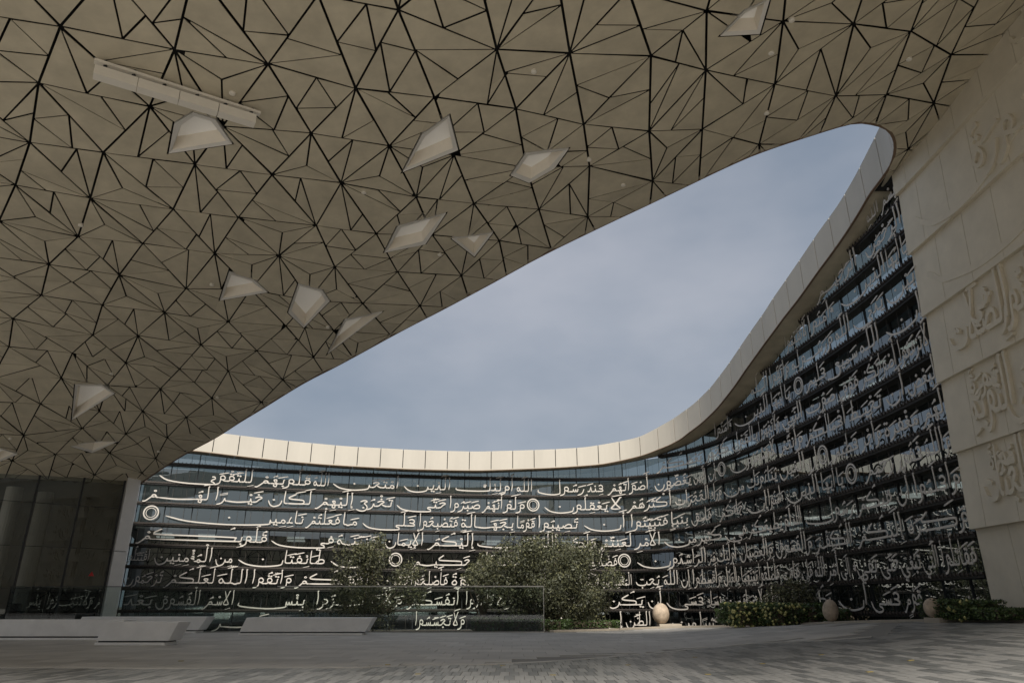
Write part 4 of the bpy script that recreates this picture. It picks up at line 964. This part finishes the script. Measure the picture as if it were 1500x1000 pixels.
Fc += [(0, 1, 2, 3), (119, 118, 117, 116)]
wchild(link('wall_core', V, Fc, mat('core_dark', (.05, .045, .04), .9)))
# relief strokes follow the tilt of each course
def wplace(z0, z1):
    def f(x, y_, d):
        t = (y_ - z0) / (z1 - z0); return wP(x, .10 * (1 - t) + d, y_)
    return f
def relief(ci, s_right_far, txt, size, zbase, pen, squash=1.0, lean=0.0):
    """lettering reads right to left: right is towards the camera (larger s)"""
    z0, z1 = COURSE[ci]; st, wd = word_strokes(txt)
    st2 = [([(s_right_far - x * size * squash + y_ * size * lean, zbase + y_ * size) for x, y_ in q], r_) for q, r_ in st]
    st2 = [([(x, min(max(y_, z0 + .10), z1 - .04)) for x, y_ in q], r_) for q, r_ in st2]
    m_ = MB(); ribbon(m_, st2, wplace(z0, z1), pen, .075, 4, -.002); wchild(m_.build('relief_word', M_REL))
def tail(ci, pts, pen):
    z0, z1 = COURSE[ci]; m_ = MB(); ribbon(m_, [(pts, 1.0)], wplace(z0, z1), pen, .022, 8, -.002); wchild(m_.build('relief_tail', M_REL))
def wpx(u, v):                          # picture point on the wall face -> (s, z)
    r = ray(u, v); t = 9.55 / r[0]; return (15.0 - t * r[1], CH + t * r[2])
tail(1, [wpx(*q) for q in [(1338, 320), (1352, 325), (1368, 326), (1385, 318), (1403, 305), (1425, 284), (1445, 260), (1470, 225), (1500, 178)]], .13)
tail(2, [wpx(*q) for q in [(1357, 401), (1368, 404), (1380, 409), (1403, 402), (1437, 386), (1475, 358), (1500, 334), (1530, 300)]], .13)
relief(1, 4.7, 'سُورَةُ', 1.0, 9.15, .10)
relief(0, 6.0, 'الْكَ', .9, 10.7, .09)
relief(3, 2.75, 'الصَّلَات', 1.02, 5.98, .10, .66)
relief(3, 3.9, 'وَالنُّورِ', .9, 6.0, .10, .7)
relief(3, 2.2, 'فِي', .62, 6.45, .08, .8)
relief(4, 2.25, 'التَّوْبَةِ', .98, 4.38, .10, .60)
relief(4, 3.6, 'الْهُدَى', 1.0, 4.38, .10, .68)
relief(4, 1.9, 'سُورَةُ', .55, 4.92, .075, .85)
relief(5, 2.1, 'الْجَنَّات', .95, 2.82, .095, .50)
relief(5, 3.3, 'الْقُرْآن', .95, 2.82, .095, .6)
relief(5, 1.8, 'سُورَةُ', .5, 3.35, .07, .8)
relief(4, 5.8, 'الرَّحْمَةِ', 1.0, 4.38, .10, .75)
relief(3, 6.3, 'الْهُدَى', 1.0, 5.98, .10, .75)
relief(5, 5.6, 'الْحَجِّ', .95, 2.85, .095, .7)
for i, (ci, s_) in enumerate([(ci_, s_) for ci_ in (2, 3, 4, 5) for s_ in (9.6, 12.4, 15.2, 18, 20.8, 23.6)]):
    relief(ci, s_, ['سُورَةُ', 'التَّوْبَةِ', 'الْهُدَى'][i % 3], .95, COURSE[ci][0] + .5, .09, .9)
# ------------------------------------------------------------------ opposite wing, seen only mirrored in the glass
rw = empty('opposite_wing', (0, -20, 0)); tag(rw, 'opposite building wing clad in triangular cream panels, mirrored in the glass', 'building'); bpy.context.view_layer.update()
m_ = MB(); k5 = 0; tri2 = []
sh2 = .8 * math.sqrt(5) ** 3
def rwP(a, b): return (a, -18 - .45 * (10.5 - b) if False else -30 + b * .75, b)
LB = 2.3
def node2(i, j): q = random.Random(i * 31 + j * 977); return np.array([(i + .5 * j) * LB + q.uniform(-.2, .2), j * LB * .866])
for i in range(-30, 30):
    for j in range(0, 4):
        A, B, C_, D_ = node2(i, j), node2(i + 1, j), node2(i, j + 1), node2(i + 1, j + 1)
        tri2 += split_bay(A, B, C_, (4, 4, 4)) + split_bay(D_, C_, B, (4, 4, 4))
for (O_, S_, L_, eo) in tri2:
    P_ = inset([O_, S_, L_], [.035] * 3)
    if len(P_) < 3: continue
    P_ = ccw(P_); tl = (random.random() - .5) * .06; n_ = len(P_)
    m_.add([(rwP(*v_)[0], rwP(*v_)[1] + tl, rwP(*v_)[2]) for v_ in P_], [tuple(range(n_))[::-1]])
o = tag(m_.build('panel_field', M_PANELB), kind='stuff'); o.parent = rw; o.matrix_parent_inverse = rw.matrix_basis.inverted()
hh = 8.0
o = link('wing_backing', [(-75, -30.2, 0), (75, -30.2, 0), (75, -30.2 + hh * .75, hh), (-75, -30.2 + hh * .75, hh), (-75, -46, 0), (75, -46, 0), (75, -46, hh), (-75, -46, hh)], [(3, 2, 1, 0), (2, 3, 7, 6), (4, 5, 6, 7)], M_DARK); o.parent = rw; o.matrix_parent_inverse = rw.matrix_basis.inverted()
# ------------------------------------------------------------------ glazed lobby under the low end of the canopy
lb = empty('glazed_lobby', (-14, 25.5, 0)); tag(lb, 'dark glazed lobby wall with slim mullions tucked under the low canopy', 'lobby')
bpy.context.view_layer.update()
def bchild(o): o.parent = lb; o.matrix_parent_inverse = lb.matrix_basis.inverted(); return o
def lP(s, off, z): p = LG0 + LGD * s + LGN * off; return (p[0], p[1], z)
def ltop(s): p = LG0 + LGD * s; return S(p[0], p[1]) - .01
mu = [0.0, 1.28, 2.6, 3.9, 5.2, 6.5, 7.8]
LV = [-.1, 1.30, 2.62, 4.02, 9]
for a, b in zip(mu[:-1], mu[1:]):
    for z0, z1 in zip(LV[:-1], LV[1:]):
        t0, t1 = min(z1, ltop(a)), min(z1, ltop(b))
        bchild(link('pane', [lP(a + .02, 0, z0 + .01), lP(a + .02, 0, t0 - .01), lP(b - .02, 0, t1 - .01), lP(b - .02, 0, z0 + .01)], [(0, 1, 2, 3)], M_LGLASS))
for s_ in mu:
    m_ = MB(); c = [lP(s_ - .03, .05, 0), lP(s_ + .03, .05, 0), lP(s_ + .03, -.05, 0), lP(s_ - .03, -.05, 0)]
    m_.box8([(x, y_, -.1) for x, y_, z in c][::-1] + [(x, y_, ltop(s_)) for x, y_, z in c][::-1]); bchild(m_.build('mullion', M_MULL))
for z in LV[1:4]:
    m_ = MB(); m_.obox(lP(0, .0, z), lP(7.8, .0, z), .03, .018); bchild(m_.build('transom', M_MULL))
# interior: floor, back wall, round painted columns
m_ = MB(); V = [lP(-.3, -.1, .004), lP(9, -.1, .004), lP(9, -9, .004), lP(-.3, -9, .004)]; bchild(link('floor', V, [(0, 1, 2, 3)], M_INTF))
V = [lP(-.3, -9, -.1), lP(12, -9, -.1), lP(12, -9, 6), lP(-.3, -9, 6)]; bchild(link('back_wall', V, [(0, 1, 2, 3)], M_INT))
V = [lP(-.2, -.3, -.1), lP(-.2, -9, -.1), lP(-.2, -9, 6), lP(-.2, -.3, 5)]; bchild(link('side_wall', V, [(0, 1, 2, 3)], M_INT))
V = [lP(12, -.1, 5.0), lP(-.3, -.1, 5.0), lP(-.3, -9, 5.0), lP(12, -9, 5.0)]; bchild(link('ceiling', V, [(0, 1, 2, 3)], M_INT))
for s_, o_ in ((1.9, -5.0), (3.0, -4.2), (5.1, -4.8), (6.8, -5.2)):
    m_ = MB(); p = lP(s_, o_, 0); m_.tube([(p[0], p[1], 0), (p[0], p[1], 5)], .28, 20); bchild(m_.build('column', M_COLUMN))
# corner pier
m_ = MB(); z1 = ltop(0) + .1
c = [lP(-.06, .22, 0), lP(-.48, .22, 0), lP(-.48, -.30, 0), lP(-.06, -.30, 0)]
m_.box8([(x, y_, -.8) for x, y_, z in c] + [(x, y_, 2.55) for x, y_, z in c]); bchild(m_.build('pier', M_COLUMN))
m_ = MB(); m_.box8([(x, y_, 2.57) for x, y_, z in c] + [(x, y_, z1) for x, y_, z in c]); bchild(m_.build('pier', M_COLUMN))
# red warning triangle on the glass
p = hitP = None
r = ray(134, 840); t_ = np.dot(LG0 - np.array([0, 0]), LGN) / np.dot(r[:2], LGN); q = r[:2] * t_; s_ = float(np.dot(q - LG0, LGD)); z = CH + t_ * r[2]
tr = link('warning_sticker', [lP(s_ + .09, .012, z - .07), lP(s_ - .09, .012, z - .07), lP(s_, .012, z + .08), lP(s_ + .09, .004, z - .07), lP(s_ - .09, .004, z - .07), lP(s_, .004, z + .08)], [(0, 1, 2), (5, 4, 3), (0, 3, 4, 1), (1, 4, 5, 2), (2, 5, 3, 0)], M_RED)
tag(tr, 'small red triangular sticker on the dark lobby glass', 'sticker')
# lounge seats inside
for i, (s_, o_) in enumerate([(1.1, -2.6), (2.6, -2.9), (4.0, -2.4), (5.4, -2.8)]):
    e_ = empty('lounge_chair', lP(s_, o_, .004)); tag(e_, 'dark low lounge chair behind the lobby glass', 'chair', 'lounge chairs inside the lobby'); bpy.context.view_layer.update()
    for nm, (x0, x1, y0, y1, z0, z1) in {'seat': (-.4, .4, -.35, .35, .12, .42), 'backrest': (-.4, .4, .35, .5, .12, .85), 'armrest': (-.52, -.4, -.35, .5, .12, .6)}.items():
        m_ = MB(); m_.box(x0, x1, y0, y1, z0, z1); o_2 = m_.build(nm, M_SOFA, e_)
        b2 = o_2.modifiers.new('b', 'BEVEL'); b2.width = .05; b2.segments = 2
    m_ = MB(); m_.box(.4, .52, -.35, .5, .12, .6); m_.build('armrest', M_SOFA, e_)
    for sx in (-.42, .42):
        for sy in (-.3, .42): m_ = MB(); m_.tube([(sx, sy, 0), (sx, sy, .13)], .02, 6); m_.build('leg', M_MULL, e_)
# ------------------------------------------------------------------ benches
def bench(ubl, ubr, utl, utr, vb, vt, dep, label, uend=None):
    """solid parallelogram bench on a recessed plinth; u/v: front face corners in the picture"""
    pb = hitG((ubl + ubr) / 2, vb); Y = pb[1]
    k = (Y * cP - CH * sP) / F
    zt = .46
    kt = (Y * cP + (zt - CH) * sP) / F
    X0, X1 = (ubl - 750) * k, (ubr - 750) * k; T0, T1 = (utl - 750) * kt, (utr - 750) * kt
    cx = (X0 + X1) / 2
    e_ = empty('bench', (cx, Y, 0)); tag(e_, label, 'bench', 'concrete benches on the plaza')
    pz = .055; gap = .03; z0 = pz + gap; sl0 = (T0 - X0) / (zt - .0); sl1 = (T1 - X1) / zt
    z_ = gz(cx, Y) + .006
    e_.location.z = z_
    B = [X0 + sl0 * z0 - cx, X1 + sl1 * z0 - cx]; T = [T0 - cx, T1 - cx]
    m_ = MB(); m_.box8([(B[0], 0, z0), (B[1], 0, z0), (B[1], dep, z0), (B[0], dep, z0), (T[0], 0, zt), (T[1], 0, zt), (T[1], dep, zt), (T[0], dep, zt)])
    o = m_.build('block', M_BENCH, e_); bv_ = o.modifiers.new('b', 'BEVEL'); bv_.width = .012; bv_.segments = 2
    m_ = MB(); m_.box(X0 - cx + .01, X1 - cx - .03, .004, dep - .01, .0, pz); m_.build('plinth', M_BENCH, e_)
    m_ = MB(); m_.box(X0 - cx + .05, X1 - cx - .05, .06, dep - .06, pz, z0); m_.build('shadow_gap', M_MULL, e_)
    return e_
bench(137, 243, 154, 262, 945, 910.5, .62, 'short white concrete bench with slanted ends, in front of the longest bench')
bench(-260, 165, -250, 182, 937.5, 904.5, .62, 'longest white concrete bench, running out beside the short one')
bench(105, 287, 120, 304, 927, 900.5, .62, 'white concrete bench in front of the lobby corner pier')
bench(348, 532, 361, 547, 930, 902.3, .62, 'white concrete bench standing alone before the glass balustrade')

# ------------------------------------------------------------------ glass balustrade
bl = empty('glass_balustrade', (-6, 23.6, 0)); tag(bl, 'frameless clear glass balustrade with slim top rail at the plaza edge', 'balustrade'); bpy.context.view_layer.update()
def lbchild(o): o.parent = bl; o.matrix_parent_inverse = bl.matrix_basis.inverted(); return o
YB = 23.72; xr = hitG(797, 922)[0] * 23.72 / hitG(797, 922)[1]
xb = list(np.arange(xr, -16.2, -1.42)); TOPZ = 1.36
for i in range(len(xb) - 1):
    m_ = MB(); m_.box(xb[i + 1] + .012, xb[i] - .012, YB, YB + .02, -.1, TOPZ - .02)
    lbchild(link('glass_panel', [(xb[i + 1] + .012, YB, -.1), (xb[i] - .012, YB, -.1), (xb[i] - .012, YB, TOPZ - .02), (xb[i + 1] + .012, YB, TOPZ - .02)], [(0, 1, 2, 3)], M_BGLASS))
xm = xb[6]
m_ = MB(); m_.box(xm, xr, YB - .02, YB + .04, TOPZ - .02, TOPZ + .015); lbchild(m_.build('top_rail', M_STEEL))
m_ = MB(); m_.box(xb[-1], xm, YB - .008, YB + .022, TOPZ - .02, TOPZ); lbchild(m_.build('edge_trim', M_MULL))
m_ = MB(); m_.box(xb[-1], xr, YB - .03, YB + .05, -.12, .025); lbchild(m_.build('base_channel', M_STEEL))
m_ = MB(); m_.box(xr - .012, xr + .008, YB - .006, YB + .026, .0, TOPZ - .02); lbchild(m_.build('end_trim', M_STEEL))

# ------------------------------------------------------------------ egg-shaped boulders
def boulder(u, vb, Y, wpx, hpx, label, seed):
    r = ray(u, vb); t = Y / r[1]; X = t * r[0]; zb = CH + t * r[2]; k = t / F; w_, h_ = wpx * k, hpx * k
    rs_ = random.Random(seed); V = []; Fc = []; nu, nv = 28, 18
    ph = [rs_.random() * 6 for _ in range(6)]
    for j in range(nv + 1):
        a = math.pi * j / nv
        for i in range(nu):
            b = 2 * math.pi * i / nu; rr = math.sin(a) * (1 + .06 * math.cos(a)) * (1 + .02 * math.sin(3 * b + ph[0]) * math.sin(2 * a + ph[1]))
            V.append((rr * math.cos(b) * w_ / 2, rr * math.sin(b) * w_ / 2, h_ / 2 - math.cos(a) * h_ / 2))
    for j in range(nv):
        for i in range(nu): Fc.append((j * nu + i, j * nu + (i + 1) % nu, (j + 1) * nu + (i + 1) % nu, (j + 1) * nu + i))
    o = link('egg_boulder', V, Fc, M_STONE, smooth_=True); o.location = (X, Y, zb - .01); o.rotation_euler = (rs_.uniform(-.1, .1), rs_.uniform(-.12, .12), rs_.random() * 3)
    tag(o, label, 'boulder', 'egg boulders at the planting edge')
    s_ = MB(); s_.box(X - .1, X + w_ * 1.15, Y - .28, Y + .25, zb - .5, zb); p = s_.build('boulder_slab', M_CURB); tag(p, 'flat pale stone slab under the ' + label.split(' boulder')[0] + ' boulder', 'slab', 'stone slabs under the boulders')
boulder(968, 913, 27.0, 24.5, 29, 'tan egg-shaped boulder between the olive tree and the flowering hedge', 1)
boulder(1218, 909.5, 19.6, 22, 31, 'pale egg-shaped boulder beside the end of the flowering hedge', 2)
boulder(1370.5, 904, 14.7, 25, 28, 'brown egg-shaped boulder beside the clipped hedge by the stone wall', 3)
# ------------------------------------------------------------------ planting
def leaf_cloud(centres, n, size, seed, keep=None, thin=.42):
    """leaf-sized faces scattered through overlapping lumps; centres: (x, y, z, rx, ry, rz, weight)"""
    rng = np.random.default_rng(seed); W = np.array([c[6] for c in centres], float); W /= W.sum(); V = []; Fc = []
    ids = rng.choice(len(centres), n, p=W)
    for i in ids:
        c = centres[i]; d = rng.normal(size=3); d /= np.linalg.norm(d); r_ = rng.random() ** .45
        p = np.array(c[:3]) + d * r_ * np.array(c[3:6])
        if keep and not keep(p): continue
        a = rng.normal(size=3); a /= np.linalg.norm(a); b = np.cross(a, rng.normal(size=3)); b /= np.linalg.norm(b)
        L_ = size * (.6 + .8 * rng.random()); a = a * L_ * .5; b = b * L_ * .5 * thin; k = len(V)
        V += [p - a, p + b, p + a, p - b]; Fc.append((k, k + 1, k + 2, k + 3))
    return V, Fc
def lumps(c, R, n, seed, lump=.45, flat=1.0, low=-.6):
    rs_ = random.Random(seed); o = []
    for _ in range(n):
        while True:
            d = np.array([rs_.uniform(-1, 1) for _ in range(3)])
            if np.linalg.norm(d) < 1 and d[2] > low: break
        l = lump * rs_.uniform(.6, 1.3); o.append((c[0] + d[0] * R[0], c[1] + d[1] * R[1], c[2] + d[2] * R[2], l, l, l * flat, l ** 2))
    return o
def tree(name, base, ctr, R, nl, n, size, label, seed, lump=.45, stems=4, mt=M_LEAF, low=-.7, group=None, bright=.22):
    e_ = empty(name, base); tag(e_, label, 'tree', group); bpy.context.view_layer.update()
    inv = e_.matrix_basis.inverted()
    rs_ = random.Random(seed); m_ = MB(); L_ = lumps(ctr, R, nl, seed, lump, 1, low)
    r0 = .06 * (R[2] / 1.6)
    fork = np.array(base) + np.array([rs_.uniform(-.1, .1), 0, (ctr[2] - base[2]) * .35])
    m_.tube([base, (np.array(base) + fork) / 2 + np.array([.04, .03, 0]), fork], [r0 * 1.5, r0 * 1.15, r0], 8)
    o = m_.build('trunk', M_BARK, e_, True); o.matrix_parent_inverse = inv
    m_ = MB()
    for i in range(stems * 4):
        t = L_[rs_.randrange(len(L_))]; tp = np.array(t[:3]); mid = (fork + tp) / 2 + np.array([rs_.uniform(-.25, .25), rs_.uniform(-.25, .25), rs_.uniform(0, .3)])
        pts = catmull([fork - np.array([0, 0, .1]), mid, tp], 4); m_.tube(pts, list(np.linspace(r0 * .7, .006, len(pts))), 5)
    o = m_.build('limbs', M_BARK, e_, True); o.matrix_parent_inverse = inv
    V, Fc = leaf_cloud(L_, int(n * (1 - bright)), size, seed); o = link('crown', V, Fc, mt, e_); o.matrix_parent_inverse = inv
    V, Fc = leaf_cloud(L_, int(n * bright), size, seed + 50); o = link('crown', V, Fc, M_LEAFB, e_); o.matrix_parent_inverse = inv
def at(u, v, Y): r = ray(u, v); t = Y / r[1]; return np.array([t * r[0], Y, CH + t * r[2]])
c = at(806, 850, 26.2); tree('olive_tree', (c[0], 26.2, -.62), c, (2.6, 1.6, 1.55), 90, 38000, .10, 'broad dense olive tree rising behind the end of the glass balustrade', 21, .50, 6, low=-1)
c = at(532, 857, 26.8); tree('olive_tree', (c[0], 26.8, -.75), c, (2.35, 1.1, 1.4), 50, 10500, .095, 'looser open-crowned olive tree behind the middle of the balustrade', 22, .42, 5, low=-1, bright=.35)
c = at(540, 810, 26.8); tree('olive_tree', (c[0] + .2, 27.4, -.75), c, (.55, .5, .8), 14, 2600, .10, 'slender upright olive sapling behind the looser olive tree', 25, .3, 3, low=-1, bright=.4)
c = at(705, 835, 27.0); tree('olive_tree', (c[0], 27.0, -.72), c, (.55, .5, 1.35), 14, 2600, .10, 'thin upright olive sapling beside the broad olive tree', 23, .3, 3, low=-1, bright=.5)
c = at(1158, 872, 22.6); tree('olive_tree', (c[0], 22.6, .0), c, (.62, .5, .42), 16, 2400, .08, 'small wispy shrub tree poking up behind the flowering hedge', 24, .22, 3, low=-1, bright=.35)
c = at(1130, 885, 23.0); tree('olive_tree', (c[0], 23.2, .0), c, (.3, .3, .45), 8, 900, .07, 'tiny feathery sapling behind the flowering hedge', 26, .2, 3, low=-1, bright=.5)
def hedge(name, boxes, n, size, label, seed, flowers=0, cat='hedge', fsel=None):
    rng = np.random.default_rng(seed); V = []; Fc = []; FV = []; FF = []; core = MB()
    x0 = min(b[0] - b[3] for b in boxes); base = np.array(boxes[0][:3])
    tot = sum(b[3] * b[5] for b in boxes)
    for b in boxes:
        k = int(n * b[3] * b[5] / tot)
        for q in range(k):
            d = rng.uniform(-1, 1, 3); m_ = np.max(np.abs(d)); d = d / m_ * (1 - .28 * rng.random() ** 2)
            lumpy = 1 + .09 * math.sin(d[0] * 7 + b[0]) + .08 * math.sin(d[0] * 13 + d[1] * 5 + b[1]) + .05 * math.sin(d[2] * 9)
            p = np.array(b[:3]) + d * np.array(b[3:6]) * lumpy; p[2] = max(p[2], b[2] - b[5])
            a = rng.normal(size=3); a /= np.linalg.norm(a); c_ = np.cross(a, rng.normal(size=3)); c_ /= np.linalg.norm(c_); L_ = size * (.6 + .8 * rng.random())
            i = len(V); V += [p - a * L_ * .5, p + c_ * L_ * .3, p + a * L_ * .5, p - c_ * L_ * .3]; Fc.append((i, i + 1, i + 2, i + 3))
        core.box(b[0] - b[3] * .8, b[0] + b[3] * .8, b[1] - b[4] * .75, b[1] + b[4] * .75, b[2] - b[5], b[2] + b[5] * .75)
    e_ = empty(name, (boxes[0][0], boxes[0][1], boxes[0][2] - boxes[0][5])); tag(e_, label, cat); bpy.context.view_layer.update(); inv = e_.matrix_basis.inverted()
    o = link('foliage', V, Fc, M_HEDGE, e_); o.matrix_parent_inverse = inv
    o = core.build('twigs', M_BARK, e_); o.matrix_parent_inverse = inv
    if flowers:
        for q in range(flowers):
            b = boxes[int(rng.random() * len(boxes))]; d = rng.uniform(-1, 1, 3); d[1] = -abs(d[1]) if rng.random() < .7 else d[1]; m_ = np.max(np.abs(d)); d = d / m_ * 1.05
            if fsel and not fsel(d): continue
            p = np.array(b[:3]) + d * np.array(b[3:6]); i = len(FV); s_ = .035 + .02 * rng.random()
            FV += [p + np.array(t) * s_ for t in ((1, 0, 0), (-1, 0, 0), (0, 1, 0), (0, -1, 0), (0, 0, 1), (0, 0, -1))]
            FF += [(i + a_, i + b2, i + c2) for a_, b2, c2 in ((0, 2, 4), (2, 1, 4), (1, 3, 4), (3, 0, 4), (2, 0, 5), (1, 2, 5), (3, 1, 5), (0, 3, 5))]
        o = tag(link('flowers', FV, FF, M_FLOWER, e_), kind='stuff'); o.matrix_parent_inverse = inv
def hbox(u0, u1, v0, v1, Y, dep):
    a = at(u0, v1, Y); b = at(u1, v0, Y); return ((a[0] + b[0]) / 2, Y + dep, (a[2] + b[2]) / 2, (b[0] - a[0]) / 2, dep, (b[2] - a[2]) / 2)
hedge('flowering_hedge', [hbox(1078, 1142, 884, 916, 21.6, .6), hbox(1128, 1206, 885, 914, 21.0, .6)], 9000, .075, 'clipped green hedge dotted with pale yellow flowers at the plaza edge', 31, 260, fsel=lambda d: d[0] < .45 or random.Random(int(d[0] * 1e4)).random() < .15)
hedge('clipped_hedge', [hbox(1391, 1428, 879, 906, 14.2, .45), hbox(1420, 1470, 880, 907, 13.7, .4)], 7000, .055, 'dense dark green clipped hedge against the stone wall', 32, 24, fsel=lambda d: d[0] < -.6)
hedge('low_shrub', [hbox(1460, 1520, 891, 907, 13.0, .35)], 2200, .05, 'low straggling green shrub at the foot of the stone wall', 33, cat='shrub')
hedge('ground_cover', [hbox(745, 830, 908, 923, 24.2, .45), hbox(815, 905, 909, 919, 25.4, .45)], 6000, .07, 'low leafy green ground cover at the foot of the broad olive tree', 34, cat='shrub')
hedge('ground_cover', [hbox(690, 745, 905, 924, 24.4, .4)], 2000, .07, 'low pale shrub seen through the end panel of the balustrade', 35, 0, cat='shrub')
hedge('low_shrub', [hbox(1060, 1082, 893, 913, 22.8, .4)], 1200, .07, 'small grey-green shrub at the left end of the flowering hedge'.replace('left ', 'far '), 36, cat='shrub')
hedge('low_shrub', [hbox(1222, 1246, 893, 910, 20.5, .3)], 900, .07, 'small dark shrub behind the pale egg-shaped boulder', 37, cat='shrub')
for o in list(SC.objects):              # group the planted trees
    if o.name.startswith('olive_tree') and o.parent is None: o['group'] = 'olive trees in the sunken bed'
